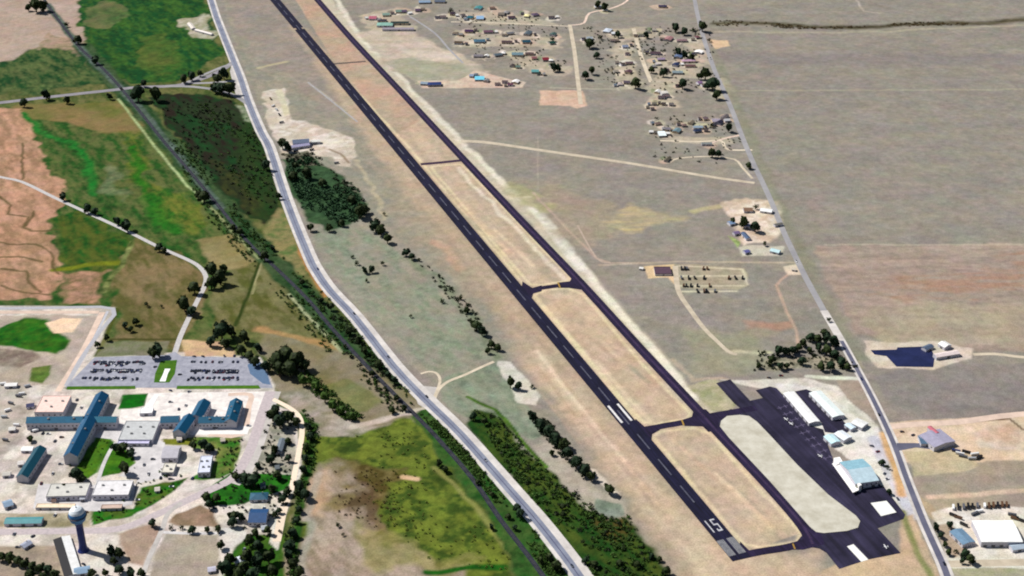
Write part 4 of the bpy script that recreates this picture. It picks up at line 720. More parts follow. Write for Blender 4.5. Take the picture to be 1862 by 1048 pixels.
# work yard on the county road
for lb, p0, p1, w, rc in [('white roofed workshop at the top right of the pale work yard', (1383, 381), (1404, 384), 12, (248, 250, 250)), ('brown roofed shed at the top of the pale work yard', (1352, 381), (1368, 381), 14, (150, 118, 96)),
                          ('light blue roofed shed at the left edge of the pale work yard', (1325, 406), (1334, 404), 11, (140, 168, 206)), ('white-and-purple roofed shed in the middle of the work yard', (1354, 409), (1364, 410), 12, (198, 196, 220)),
                          ('slate-blue long shed in the lower left of the work yard', (1351, 423), (1361, 434), 8, (86, 106, 140)), ('violet roofed small shed in the lower left of the work yard', (1334, 424), (1344, 422), 9, (130, 112, 150)),
                          ('blue roofed shed alone below the work yard', (1353, 458), (1362, 456), 9, (110, 110, 170)), ('pale cyan roofed house below the work yard near the road', (1402, 454), (1418, 458), 11, (196, 226, 232)),
                          ('grey roofed trailer house at the right of the work yard', (1408, 409), (1422, 406), 6, (128, 126, 120))]:
    B('yard_building', lb, 'shed', p0, p1, w, 4, rc)
# the settlement: rows of houses along gravel roads
def cname(c):
    r, g, b_ = c; v = max(c); s_ = v - min(c)
    if min(c) > 222: return 'white'
    if s_ < 22: return 'black' if v < 60 else 'dark grey' if v < 110 else 'grey' if v < 165 else 'pale grey'
    if r >= g and r >= b_:
        if b_ > g + 8: n_ = 'rose'
        elif g > b_ + 25 and v > 180: n_ = 'yellow'
        elif s_ > 70: n_ = 'red'
        else: n_ = 'brown'
    elif b_ >= g: n_ = 'purple' if r > g + 4 else 'blue'
    else: n_ = 'teal' if b_ > r else 'green'
    return ('dark ' if v < 100 else 'pale ' if v > 185 else '') + n_
for row, items in HOUSES:
    by = {}
    for it in sorted(items): by.setdefault(cname(it[4]), []).append(it)
    for cn, its in by.items():
        for k, (x, y, L, w, rc) in enumerate(its):
            u = mpp(y); L_ = L * u * .9; an = rnd.choice([0, 0, .1, -.12, .3, 1.3]) if L < 16 else rnd.choice([0, .06, -.05])
            dx = L / 2 * .95; dy = -dx * math.sin(an) * .45 if abs(an) < 1 else -dx * .5
            if abs(an) > 1: dx *= .55
            big = L > 24
            lb = '%s-roofed %s %s' % (cn, 'long building' if big else 'house', row)
            if len(its) > 1: lb = '%s %s-roofed %s from the left %s' % (ordinal(k), cn, 'long building' if big else 'house', row)
            if row.startswith('by itself'): lb = lb.replace('by itself ', '')
            B('long_building' if big else 'house', lb, 'building' if big else 'house', (x - dx, y - dy), (x + dx, y + dy), w * u * 1.4, 3.8 if not big else 4.6, rc, wall=rnd.choice([M_wall, M_wallg, M_wallt]), wins=2 if L > 10 else 1,
              kind='hip' if rnd.random() < .2 else 'gable', chimney=rnd.random() < .35, metal=rnd.random() < .5, group='houses of the settlement north-east of the runway', rise=2, porch=2.2 if rnd.random() < .3 else 0)
# water tank tower
tb = P(152, 1001); tw = empty('water_tower', (tb.x, tb.y, 0), 0, 'tall blue and white water tower with a dark stem standing by the complex road', 'water tower')
m1 = MB(); m1.lathe([(7, 0), (5.0, 3), (4.2, 10), (4.0, 36), (5.2, 41), (7, 43)], 24); m1.build('stem', mat('tank_navy', (46, 60, 128), .5, noise=.12, scale=.2), tw)
m1 = MB(); m1.lathe([(5.2, 41.2), (8.6, 44.5), (9.6, 48), (9.6, 54), (8.9, 56)], 28); tk = m1.build('tank', mat('tank_blue', (40, 128, 196), .4, noise=.1, scale=.2, spec=.5), tw)
m1 = MB(); m1.lathe([(8.95, 55.9), (8.2, 58), (6.2, 60.5), (3, 62), (0.01, 62.5)], 28); rf_ = m1.build('tank_roof', mat('tank_white', (240, 248, 255), .4, noise=.03), tw)
m1 = MB(); m1.lathe([(9.7, 50.8), (11, 50.8), (11, 51.0), (9.7, 51.0)], 28); m1.lathe([(10.9, 52), (11, 52), (11, 52.12), (10.9, 52.12)], 28)
for i in range(14): a_ = 2 * math.pi * i / 14; m1.quadbox(10.9 * math.cos(a_) - .06, 10.9 * math.cos(a_) + .06, 10.9 * math.sin(a_) - .06, 10.9 * math.sin(a_) + .06, 51, 52)
m1.build('walkway', M_rail, tw)
m1 = MB(); m1.quadbox(4.3, 4.5, -.3, .3, 0, 42); m1.build('ladder', M_rail, tw)
m1 = MB(); m1.lathe([(.7, 62.3), (.7, 63.6), (.01, 63.9)], 8); m1.build('vent', M_rail, rf_)

# ------------------------------------------------------------------ trees
def leaves(n, seed, lobes, size, flat=1.):
    r_ = random.Random(seed); v = []; f = []
    for _ in range(n):
        c_, rad = lobes[r_.randrange(len(lobes))]; d = Vector((r_.gauss(0, 1), r_.gauss(0, 1), r_.gauss(0, 1))).normalized() * rad * (r_.random() ** .35); d.z *= flat
        p = c_ + d; u = Vector((r_.gauss(0, 1), r_.gauss(0, 1), r_.gauss(0, .6))).normalized(); w_ = u.cross(Vector((r_.gauss(0, 1), r_.gauss(0, 1), r_.gauss(0, 1)))).normalized(); k = size * r_.uniform(.6, 1.35); b0 = len(v)
        v += [p - u * k, p - w_ * k * .7, p + u * k, p + w_ * k * .7]; f.append((b0, b0 + 1, b0 + 2, b0 + 3))
    return v, f
def leafmat(name, c1, c2):
    m_ = mat(name, c1, .7, c2=c2, scale=.35, spec=.15); return m_
LM = [leafmat('leaf_dark', (66, 82, 40), (20, 28, 16)), leafmat('leaf_deep', (50, 74, 46), (18, 32, 24)), leafmat('leaf_green', (88, 118, 46), (38, 66, 24))]
M_bark = mat('bark', (96, 78, 62), .9)
TREE = []
for k in range(6):
    r_ = random.Random(40 + k); lob = [(Vector((0, 0, 1.25)), .62)]
    for i in range(8): a_ = r_.uniform(0, 6.28); q_ = r_.uniform(.35, .75); lob.append((Vector((q_ * 1.05 * math.cos(a_), q_ * math.sin(a_), 1.2 + r_.uniform(-.45, .6))), r_.uniform(.28, .5)))
    v, f = leaves(520, 60 + k, lob, .17)
    bm = bmesh.new(); bmesh.ops.create_icosphere(bm, subdivisions=2, radius=.78)     # dense inner foliage
    for w_ in bm.verts: w_.co *= r_.uniform(.8, 1.15); w_.co.z += 1.25
    b0 = len(v); bm.verts.ensure_lookup_table(); v += [w_.co.copy() for w_ in bm.verts]; f += [tuple(b0 + x.index for x in fc.verts) for fc in bm.faces]; bm.free()
    cr = mesh('crown', v, f, LM[k % 3 if k < 5 else 0]); tm = MB(); tm.lathe([(.13, 0), (.09, .5), (.06, 1.2)], 7)
    for i in range(3):
        a_ = i * 2.1; b0 = len(tm.v); tm.v += [(.03 * math.cos(t), .03 * math.sin(t), .45) for t in (0, 2.1, 4.2)] + [(.5 * math.cos(a_) + .015 * math.cos(t), .5 * math.sin(a_) + .015 * math.sin(t), 1.15) for t in (0, 2.1, 4.2)]
        tm.f += [(b0, b0 + 1, b0 + 4, b0 + 3), (b0 + 1, b0 + 2, b0 + 5, b0 + 4), (b0 + 2, b0, b0 + 3, b0 + 5)]; tm.m += [0] * 3
    tk = tm.build('trunk', M_bark); TREE.append((cr.data, tk.data)); bpy.data.objects.remove(cr); bpy.data.objects.remove(tk)
NT = 0; SMALL = []
def small_trees():
    V = []; F = []
    for i, (x, y, r) in enumerate(SMALL):
        p = P(x, y); R_ = r * mpp(y) * 1.3; r_ = random.Random(i); lob = [(Vector((r_.uniform(-.5, .5), r_.uniform(-.5, .5), r_.uniform(.6, 1.3))) * R_, R_ * r_.uniform(.45, .75)) for _ in range(5)]
        v, f = leaves(90, 900 + i, lob, .24 * R_); b0 = len(V); V += [q_ + p for q_ in v]; F += [tuple(b0 + k for k in q_) for q_ in f]
    tag(mesh('small_trees', V, F, LM[0]), 'smallest far bushes and saplings scattered over the whole plain', 'bushes', kind='stuff')
def tree(x, y, r, label, group, green=False):
    global NT
    NT += 1; u = mpp(y); rad = r * u * 1.16; kz = rad * rnd.uniform(.95, 1.25); p = P(x - r * .22, y + r * .1, 1.25 * kz); k = rnd.choice([2]) if green else rnd.choice([0, 1, 3, 4, 5, 0, 1])
    o = empty('tree', (p.x, p.y, 0), rnd.uniform(0, 6.28), label, 'tree', group); o.scale = (rad * rnd.uniform(.9, 1.2), rad * rnd.uniform(.85, 1.1), kz)
    for nm, me_ in zip(('crown', 'trunk'), TREE[k]):
        c_ = bpy.data.objects.new(nm, me_); C.objects.link(c_); c_.parent = o
def trees(where, group, pts, key='y', green=False):
    """where: what the row stands by; each tree's place in it is counted from the top or the left of the photograph"""
    SMALL.extend(p for p in pts if p[2] <= 4); pts = sorted([p for p in pts if p[2] > 4], key=lambda p: p[1] if key == 'y' else p[0])
    for i, p in enumerate(pts):
        lb = ('dark tree %s' % where) if len(pts) == 1 else ('%s dark tree from the %s %s' % (ordinal(i), 'top' if key == 'y' else 'left', where))
        tree(*p, lb, group, green)
trees('along the bridge road', 'trees along the bridge road', [(44, 185, 6), (84, 170, 7), (122, 180, 6), (200, 174, 5), (252, 166, 11), (262, 150, 5), (285, 167, 10), (335, 141, 7), (350, 136, 7), (365, 132, 5), (397, 141, 8), (408, 131, 8)], 'x')
trees('between the two slip roads', 'trees between the slip roads', [(393, 158, 8), (405, 158, 10), (418, 159, 10)], 'x')
trees('beside the railway near the top edge', 'trees by the upper railway', [(52, 12, 5), (66, 6, 10), (78, 8, 9), (120, 50, 4), (142, 70, 7), (175, 108, 6)])
trees('along the pale lane', 'trees along the pale lane', [(116, 356, 6), (160, 377, 7), (173, 383, 6), (214, 400, 6), (232, 408, 8), (290, 449, 6), (300, 454, 5)], 'x')
trees('where the pale lane bends south', 'trees at the lane bend', [(388, 488, 11), (402, 500, 12), (385, 512, 9), (355, 520, 10), (337, 550, 11), (350, 564, 8), (408, 486, 7)])
trees('on the railway edge of the green meadow', 'trees on the meadow edge by the railway', [(372, 355, 9), (362, 352, 6), (425, 412, 6), (438, 420, 6), (482, 463, 7), (497, 450, 5), (550, 512, 6)])
trees('above the parking lots', 'trees above the parking lots', [(405, 598, 13), (422, 600, 9), (446, 610, 9), (385, 619, 9), (410, 622, 8), (440, 634, 8), (455, 645, 8), (278, 640, 8), (289, 634, 9), (195, 612, 5), (178, 625, 5), (466, 655, 8), (484, 664, 8), (470, 630, 7)], 'x')
trees('in the brown meadow', 'small trees in the brown meadow', [(268, 558, 4), (228, 590, 5), (238, 597, 5), (248, 583, 6), (293, 560, 3)], 'x')
trees('in the black clump east of the parking lots', 'clump east of the parking lots', [(506, 652, 14), (524, 645, 15), (541, 652, 14), (556, 662, 9), (530, 668, 14), (510, 668, 11)], 'x')
trees('in the green belt below the black clump', 'trees in the green belt', [(552, 690, 8), (575, 700, 8), (592, 720, 8), (606, 735, 8), (622, 745, 7), (640, 755, 7)], green=True)
trees('in the clump inside the cream lane bend', 'clump in the cream lane bend', [(497, 752, 10), (510, 763, 11), (525, 755, 11), (540, 764, 8), (502, 742, 8)], 'x')
trees('between the complex road and the cream lane', 'trees west of the cream lane', [(500, 815, 7), (495, 832, 8), (525, 800, 6), (525, 832, 6), (470, 845, 5), (505, 862, 7), (495, 886, 7), (516, 905, 8), (523, 893, 7)])
trees('in the hedge row east of the cream lane', 'hedge row east of the cream lane', [(562, 775, 7), (565, 792, 7), (558, 812, 7), (556, 832, 6), (553, 852, 6), (546, 882, 10), (556, 897, 8), (541, 893, 6), (545, 925, 6), (541, 945, 6), (534, 968, 8), (528, 990, 9), (526, 1006, 8), (534, 1022, 9), (545, 1038, 8)])
trees('on the lawns among the blue-roofed wings', 'trees on the complex lawns', [(211, 812, 8), (225, 812, 9), (240, 822, 7), (228, 848, 10), (140, 860, 10), (150, 868, 7), (352, 808, 7), (372, 806, 9), (382, 812, 7), (118, 883, 5), (56, 796, 6), (268, 898, 4)], 'x')
trees('beside the road below the complex lawns', 'trees along the lower complex road', [(378, 903, 9), (395, 903, 8), (381, 916, 7), (430, 865, 7), (446, 868, 10), (463, 870, 11), (427, 936, 9), (424, 948, 8), (439, 938, 7), (278, 950, 7), (312, 963, 4), (330, 963, 4), (350, 962, 6), (378, 962, 5), (398, 960, 6), (402, 990, 7)], 'x')
trees('in the dark wood at the bottom', 'dark wood at the bottom edge', [(455, 980, 9), (470, 990, 9), (450, 1008, 11), (472, 1016, 12), (490, 1010, 10), (412, 1030, 12), (436, 1042, 11), (462, 1042, 12), (497, 1036, 10), (420, 1014, 9), (488, 962, 7), (466, 968, 7), (500, 934, 5), (508, 928, 5), (444, 1028, 9)])
trees('beside the foot of the water tower', 'trees near the water tower', [(204, 1000, 8), (218, 1003, 9), (208, 1018, 7), (218, 1034, 8), (168, 1040, 8), (192, 1041, 6), (240, 1040, 8), (258, 1040, 7)], 'x')
trees('in the hedge at the bottom left', 'hedge at the bottom left corner', [(5, 1010, 8), (20, 1012, 8), (34, 1018, 8), (46, 1024, 8), (60, 1028, 8), (74, 1032, 8), (88, 1034, 8), (100, 1042, 8), (56, 1042, 8), (80, 1048, 8)], 'x')
trees('in the scrub along the railway', 'trees in the railway scrub', [(585, 545, 5), (603, 556, 6), (618, 584, 4), (636, 600, 6), (652, 616, 5), (628, 634, 4), (664, 636, 6), (690, 660, 7), (678, 678, 5), (707, 680, 5), (718, 690, 6), (702, 710, 4), (722, 722, 5), (714, 744, 6), (736, 740, 5)])
trees('beside the lower railway', 'trees by the lower railway', [(800, 840, 6), (811, 852, 6), (845, 823, 4), (870, 875, 5), (895, 898, 5), (895, 957, 5), (925, 938, 5), (937, 958, 5)])
trees('on the west verge of the highway', 'trees on the highway verge', [(485, 298, 7), (508, 355, 5), (942, 922, 7), (947, 932, 8), (1002, 1012, 8), (1014, 1026, 9), (985, 1018, 6)])
trees('on the dark edge of the copse by the highway', 'trees on the copse edge', [(534, 318, 8), (560, 312, 8), (588, 330, 7), (642, 362, 8), (655, 382, 9), (664, 378, 8), (566, 412, 6), (600, 412, 6), (622, 404, 6)], 'x')
trees('in the line from the copse toward the runway', 'line of trees from the copse', [(684, 408, 8), (694, 416, 8), (706, 432, 8), (698, 392, 3), (740, 458, 6), (750, 465, 5), (762, 476, 3)], 'x')
trees('in the grey pasture east of the highway', 'scattered trees in the grey pasture', [(642, 470, 3), (650, 482, 4), (664, 490, 5), (677, 488, 5), (697, 483, 4), (665, 513, 3), (805, 552, 4), (747, 578, 3)], 'x')
trees('along the dry creek beside the runway', 'trees along the dry creek', [(838, 545, 4), (850, 562, 5), (868, 590, 9), (878, 599, 8), (895, 624, 6), (906, 630, 6), (888, 636, 5), (930, 693, 8), (944, 700, 6), (968, 706, 4)])
trees('in the creek belt below the dirt road', 'trees in the creek belt', [(970, 755, 8), (984, 770, 9), (1000, 781, 9), (1012, 795, 11), (1028, 804, 10), (1034, 822, 9), (1050, 838, 10), (1066, 852, 10), (1076, 864, 7), (1110, 888, 8), (862, 755, 6), (882, 765, 6), (1004, 822, 5)])
trees('in the rough green strip by the highway', 'trees in the rough green strip', [(1025, 920, 5), (1025, 934, 5), (1066, 1018, 6), (1082, 1024, 7), (1128, 1022, 6), (1160, 1025, 6), (1213, 1036, 7), (1186, 1010, 5), (1200, 1016, 5), (1060, 990, 4), (1100, 975, 4), (960, 850, 4)], 'x')
trees('around the grove by the county road', 'grove by the county road', [(1418, 635, 7), (1430, 637, 7), (1443, 635, 7), (1454, 630, 6), (1463, 622, 7), (1476, 612, 7), (1488, 614, 7), (1506, 612, 9), (1518, 618, 9), (1500, 603, 6), (1506, 634, 8), (1520, 642, 7), (1490, 630, 6), (1474, 636, 5)], 'x')
trees('in the ragged row above the hangars', 'ragged row above the hangars', [(1388, 645, 4), (1405, 652, 7), (1381, 663, 5), (1400, 667, 4), (1420, 664, 7), (1432, 664, 5), (1460, 655, 7), (1495, 664, 7), (1512, 664, 7), (1532, 656, 8), (1542, 665, 6), (1507, 586, 4)], 'x')
trees('in front of the airport and depot yards', 'small trees in the airport and depot yards', [(1605, 840, 5), (1612, 853, 4), (1618, 893, 5), (1704, 957, 6), (1712, 972, 5), (1720, 988, 5), (1726, 1003, 5), (1757, 1005, 7), (1767, 1014, 7), (1752, 1018, 5), (1728, 953, 6), (1738, 1007, 4)])
trees('in the settlement beside the county road', 'settlement trees by the county road', [(1230, 48, 6), (1246, 55, 6), (1262, 58, 4), (1279, 46, 7), (1235, 92, 6), (1247, 98, 6), (1258, 103, 5), (1285, 131, 9), (1272, 137, 5), (1298, 150, 10), (1288, 154, 6), (1305, 170, 7), (1243, 150, 7), (1208, 130, 6), (1186, 125, 5)])
trees('in the settlement between the side roads', 'settlement trees between the side roads', [(1074, 76, 8), (1091, 72, 4), (1086, 99, 5), (1066, 135, 6), (1078, 126, 6), (1158, 148, 8), (1125, 61, 5), (1187, 95, 4), (1176, 62, 5)])
trees('at the homestead above the long dirt road', 'homestead trees', [(1326, 230, 6), (1297, 276, 7), (1308, 278, 6), (1363, 300, 5), (1296, 232, 4)], 'x')
trees('in the pale work yard', 'trees in the pale work yard', [(1355, 401, 8), (1375, 410, 8), (1375, 381, 4), (1334, 400, 5), (1390, 448, 4)], 'x')
trees('in the western row of the settlement', 'trees of the western settlement', [(820, 24, 4), (1008, 120, 6), (1015, 122, 5), (1004, 76, 4), (1100, 10, 6), (1088, 6, 5)], 'x')
trees('at the gravel yard by the highway', 'trees at the gravel yard', [(515, 258, 8), (523, 264, 7), (538, 300, 5), (562, 318, 5)], 'x')
trees('in the pale pasture at the bottom', 'lone bushes in the pale pasture', [(615, 960, 4), (623, 975, 3)])
small_trees()
# ------------------------------------------------------------------ uncountable scrub
KEEP = [([P(*p) for p in RL], 5), ([P(*p) for p in HW], 14)]
def scrub(name, label, cat, px, n, r0, r1, m_, seed, zs=1.):
    r_ = random.Random(seed); pts = [P(*p) for p in px]; X0, X1 = min(p.x for p in pts), max(p.x for p in pts); Y0, Y1 = min(p.y for p in pts), max(p.y for p in pts)
    V = []; F = []; c_ = 0; t_ = 0; k_ = len(pts)
    while c_ < n and t_ < n * 40:
        t_ += 1; x, y = r_.uniform(X0, X1), r_.uniform(Y0, Y1); ins = False
        for i in range(k_):
            a, b_ = pts[i], pts[(i + 1) % k_]
            if (a.y > y) != (b_.y > y) and x < (b_.x - a.x) * (y - a.y) / (b_.y - a.y) + a.x: ins = not ins
        if not ins or math.sin(x * .045 + seed) + math.sin(y * .031 + x * .02) < r_.uniform(-1.6, .8): continue
        if any((abs(a.x - x) < 120 or abs(b_.x - x) < 120) and segd(x, y, a, b_) < lim for pl, lim in KEEP for a, b_ in zip(pl, pl[1:])): continue
        c_ += 1; R_ = r_.uniform(r0, r1); lob = [(Vector((r_.uniform(-.5, .5), r_.uniform(-.5, .5), r_.uniform(.35, .7))) * R_, R_ * r_.uniform(.4, .75)) for _ in range(4)]
        v, f = leaves(34, seed * 1000 + c_, lob, .3 * R_, .8); b0 = len(V); V += [Vector((q_.x + x, q_.y + y, q_.z * zs)) for q_ in v]; F += [tuple(b0 + i for i in q_) for q_ in f]
    o = mesh(name, V, F, m_); return tag(o, label, cat, kind='stuff')
SG = leafmat('scrub_green', (88, 120, 48), (34, 62, 24)); SD = leafmat('scrub_dark', (58, 70, 44), (26, 30, 22)); SC = leafmat('scrub_copse', (74, 116, 74), (30, 56, 40)); SBn = leafmat('scrub_brown', (110, 90, 52), (70, 56, 32)); SO = leafmat('scrub_olive', (134, 146, 60), (84, 100, 40))
scrub('copse_thicket', 'mid-green thicket filling the copse beside the highway', 'thicket', [(518, 295), (565, 288), (612, 318), (650, 345), (672, 385), (650, 402), (604, 418), (562, 400), (542, 362)], 330, 3, 6.5, SC, 1)
scrub('copse_dark_bushes', 'darker bushes between the gravel yard and the copse', 'bushes', [(512, 280), (570, 278), (592, 300), (640, 340), (655, 360), (600, 345), (545, 325)], 70, 2.5, 5, SD, 2)  # bushes in the darker scrub leaf colour
scrub('railway_scrub', 'band of green scrub along both sides of the railway', 'scrub', [(300, 250), (330, 255), (430, 385), (560, 512), (645, 585), (690, 628), (738, 695), (752, 745), (725, 758), (650, 695), (590, 635), (530, 570), (465, 495), (380, 400)], 620, 1.4, 4, SG, 3)
scrub('railway_scrub', 'dark bushes mixed into the railway scrub', 'bushes', [(560, 530), (640, 590), (690, 640), (735, 705), (740, 748), (715, 752), (650, 670), (590, 590)], 150, 1.6, 4, SD, 4)
scrub('railway_scrub', 'green scrub between the lower railway and the highway', 'scrub', [(748, 757), (785, 742), (850, 815), (930, 905), (1030, 1040), (1000, 1060), (930, 960), (840, 840)], 380, 1.6, 3.8, SG, 5)
scrub('hedge_scrub', 'green belt of scrub running from the black clump to the highway', 'scrub', [(530, 672), (560, 672), (610, 720), (660, 760), (630, 768), (585, 730), (548, 695)], 150, 2.2, 5, SG, 6)
scrub('hedge_scrub', 'ragged green hedge bank east of the cream lane', 'scrub', [(550, 745), (582, 775), (572, 850), (552, 900), (540, 960), (552, 1048), (522, 1048), (516, 985), (534, 930), (548, 870), (560, 800)], 220, 1.5, 3.6, SG, 7)
scrub('roadside_scrub', 'rough green scrub strip between the highway and the sand', 'scrub', [(860, 745), (905, 755), (945, 805), (1000, 860), (1060, 915), (1110, 942), (1142, 940), (1172, 990), (1215, 1048), (1090, 1070), (1000, 955), (935, 875)], 520, 1.6, 4, SG, 8)
scrub('roadside_scrub', 'dark bushes dotted over the rough green strip', 'bushes', [(860, 745), (905, 755), (945, 805), (1000, 860), (1110, 942), (1142, 940), (1172, 990), (1215, 1048), (1090, 1070), (1000, 955), (935, 875)], 130, 1.8, 4, SD, 9)
scrub('marsh_scrub', 'very dark brush in the field between railway and highway', 'brush', [(280, 180), (430, 185), (480, 262), (508, 370), (490, 412), (430, 385), (330, 262)], 260, 1.8, 4.2, SD, 10)
scrub('marsh_scrub', 'green tufts on the dark field between railway and highway', 'brush', [(340, 190), (440, 190), (480, 270), (500, 360), (470, 400), (400, 290)], 170, 1.8, 4, SG, 11)
scrub('creek_scrub', 'grey-green brush along the dry creek', 'brush', [(745, 465), (770, 475), (860, 560), (912, 645), (890, 648), (840, 570)], 90, 1.5, 3.4, SD, 12)
scrub('creek_scrub', 'dark brush under the creek belt trees', 'brush', [(960, 750), (1000, 770), (1040, 815), (1085, 868), (1060, 866), (1000, 810)], 110, 2, 4, SD, 13)
scrub('pasture_tufts', 'olive tufts scattered over the bottom pasture', 'brush', [(600, 800), (740, 775), (870, 925), (940, 1040), (780, 1020), (690, 950)], 200, 1, 2.4, SO, 14)
scrub('pasture_tufts', 'brown brush patches in the bottom pasture', 'brush', [(600, 850), (700, 850), (760, 880), (700, 980), (650, 950), (610, 930)], 90, .8, 2.2, SBn, 15)
scrub('gully_scrub', 'dark brush lining the gully across the far plain', 'brush', [(1290, 36), (1400, 42), (1480, 50), (1560, 48), (1660, 41), (1760, 42), (1760, 46), (1620, 49), (1480, 54), (1300, 47)], 260, 2, 4.6, SBn, 16, .5)
scrub('grove_scrub', 'low brush around the grove and ragged row above the hangars', 'brush', [(1376, 640), (1480, 640), (1540, 650), (1562, 672), (1370, 674)], 110, 1.4, 3.4, SD, 17)
scrub('settlement_scrub', 'low yard brush between the settlement houses', 'brush', [(1060, 50), (1290, 50), (1320, 170), (1180, 170), (1100, 150)], 260, 1.4, 3.8, SD, 18)
scrub('settlement_scrub', 'low yard brush around the western settlement houses', 'brush', [(800, 15), (1030, 40), (1030, 130), (860, 110)], 190, 1.2, 3.4, SD, 19)
scrub('settlement_scrub', 'low yard brush about the homestead above the long dirt road', 'brush', [(1185, 210), (1330, 205), (1350, 260), (1300, 300), (1190, 290)], 90, 1.2, 3.4, SD, 20)
scrub('campus_shrubs', 'garden shrubs dotted over the lawns of the blue-roofed complex', 'shrubs', [(130, 795), (205, 796), (250, 840), (345, 868), (300, 905), (165, 955), (160, 930), (240, 905), (170, 880), (125, 870)], 90, 1.0, 2.4, SG, 21)
scrub('campus_shrubs', 'dark shrubs on the lawns east of the workshops and around the cottages', 'shrubs', [(345, 796), (440, 794), (430, 855), (530, 862), (525, 940), (500, 1000), (380, 925), (392, 850)], 150, 1.2, 3, SD, 22)
scrub('campus_shrubs', 'low brush over the rough ground inside the cream lane bend', 'shrubs', [(485, 770), (540, 768), (535, 862), (465, 862)], 70, 1.2, 3, SD, 23)
# ------------------------------------------------------------------ vehicles
def paint(nm, c): return mat('paint_' + nm, c, .3, noise=.03, spec=.5)
PAINT = {'white': paint('white', (244, 244, 246)), 'black': paint('black', (26, 26, 32)), 'grey': paint('grey', (104, 106, 116)), 'silver': paint('silver', (186, 190, 198)), 'blue': paint('blue', (40, 58, 120)), 'red': paint('red', (150, 34, 36)), 'brown': paint('brown', (104, 74, 52)), 'green': paint('green', (40, 84, 60))}
M_tyre = mat('tyre', (24, 24, 26), .9)
def carmesh():
    a = MB(); a.prism([(-2.25, .35), (2.25, .35), (2.3, .75), (1.1, .95), (-2.2, .95)], -.88, .88)
    c_ = MB(); c_.prism([(-1.9, .95), (1.0, .95), (.35, 1.45), (-1.5, 1.48)], -.78, .78)
    w_ = MB(); w_.prism([(.33 * math.cos(t * math.pi / 5), .33 + .33 * math.sin(t * math.pi / 5)) for t in range(10)], -.12, .12); return a, c_, w_
CM = {}
ca_, cc_, cw_ = carmesh()
def proto_mesh(b_, name, m_): o = b_.build(name, m_); d = o.data; bpy.data.objects.remove(o); return d
CAB = proto_mesh(cc_, 'cabin', M_dark); WHE = proto_mesh(cw_, 'wheel', M_tyre)
def car(p, ang, colr, label, group=None, cat='car', full=True, sc=1.):
    if colr not in CM: CM[colr] = proto_mesh(ca_, 'body', PAINT[colr])
    e = empty('car' if cat == 'car' else cat.replace(' ', '_'), (p.x, p.y, .16), ang, label, cat, group); e.scale = (sc, sc, sc)
    for nm, d, l in [('body', CM[colr], (0, 0, 0)), ('cabin', CAB, (0, 0, 0))] + ([('wheel', WHE, (x, y, 0)) for x in (-1.4, 1.4) for y in (-.82, .82)] if full else []):
        o = bpy.data.objects.new(nm, d); C.objects.link(o); o.parent = e; o.location = l
    return e
def lotrow(y, x0, x1, n, keep, where, up=True, seed=0):
    r_ = random.Random(seed); g = 'cars parked ' + where
    for i in range(n):
        if r_.random() > keep: continue
        x = x0 + (x1 - x0) * i / (n - 1); p = P(x, y + r_.uniform(-.6, .6)); c_ = r_.choice(['black'] * 4 + ['grey'] * 3 + ['white', 'silver', 'blue', 'red', 'black'])
        car(p, math.pi / 2 + (0 if up else math.pi) + r_.uniform(-.03, .03) - .16, c_, '%s car parked %s' % (c_, where), g, full=False, sc=1.25)
lotrow(659, 172, 262, 24, .85, 'in the far row of the left parking lot', seed=1); lotrow(665, 170, 261, 24, .25, 'in the gap behind the far row of the left parking lot', False, 11)
lotrow(674, 163, 256, 25, .85, 'in the middle row of the left parking lot', False, 2); lotrow(688, 151, 249, 24, .6, 'in the near row of the left parking lot', seed=3)
lotrow(662, 172, 262, 24, .5, 'just behind the far row of the left parking lot', False, 21); lotrow(677, 162, 255, 25, .6, 'just behind the middle row of the left parking lot', True, 22); lotrow(691, 158, 249, 22, .35, 'just behind the near row of the left parking lot', False, 23); lotrow(678, 347, 431, 22, .55, 'just behind the middle row of the right parking lot', True, 24); lotrow(691, 342, 436, 24, .4, 'just behind the near row of the right parking lot', False, 25)
lotrow(659, 349, 432, 21, .6, 'in the far row of the right parking lot', seed=4); lotrow(675, 348, 432, 22, .85, 'in the middle row of the right parking lot', False, 5); lotrow(688, 339, 436, 24, .7, 'in the near row of the right parking lot', seed=6)
for x, y, c_, lb in [(327, 682, 'black', 'black car waiting beside the green island'), (282, 668, 'grey', 'grey car passing left of the green island'), (310, 711, 'blue', 'blue car at the complex entrance below the green island'), (344, 713, 'silver', 'silver car beside the blue one at the complex entrance'),
                     (353, 649, 'grey', 'grey car against the sandy lot edge, leftmost of four'), (369, 649, 'black', 'black car against the sandy lot edge'), (408, 648, 'grey', 'grey car against the sandy lot edge, third of four'), (426, 648, 'blue', 'blue car against the sandy lot edge'), (454, 660, 'grey', 'grey car alone by the blue lot patch'),
                     (390, 925, 'black', 'black car on the loop drive near the cottages'), (152, 1027, 'black', 'black car below the water tower'), (60, 976, 'black', 'black car by the road left of the barn'), (505, 930, 'black', 'black car in front of the dark blue building'), (32, 996, 'grey', 'grey car beside the pair-roofed building')]:
    car(P(x, y), rnd.uniform(0, 3), c_, lb, sc=1.25)
def along(px, i): a, b_ = P(*px[i]), P(*px[i + 1]); return math.atan2(b_.y - a.y, b_.x - a.x)
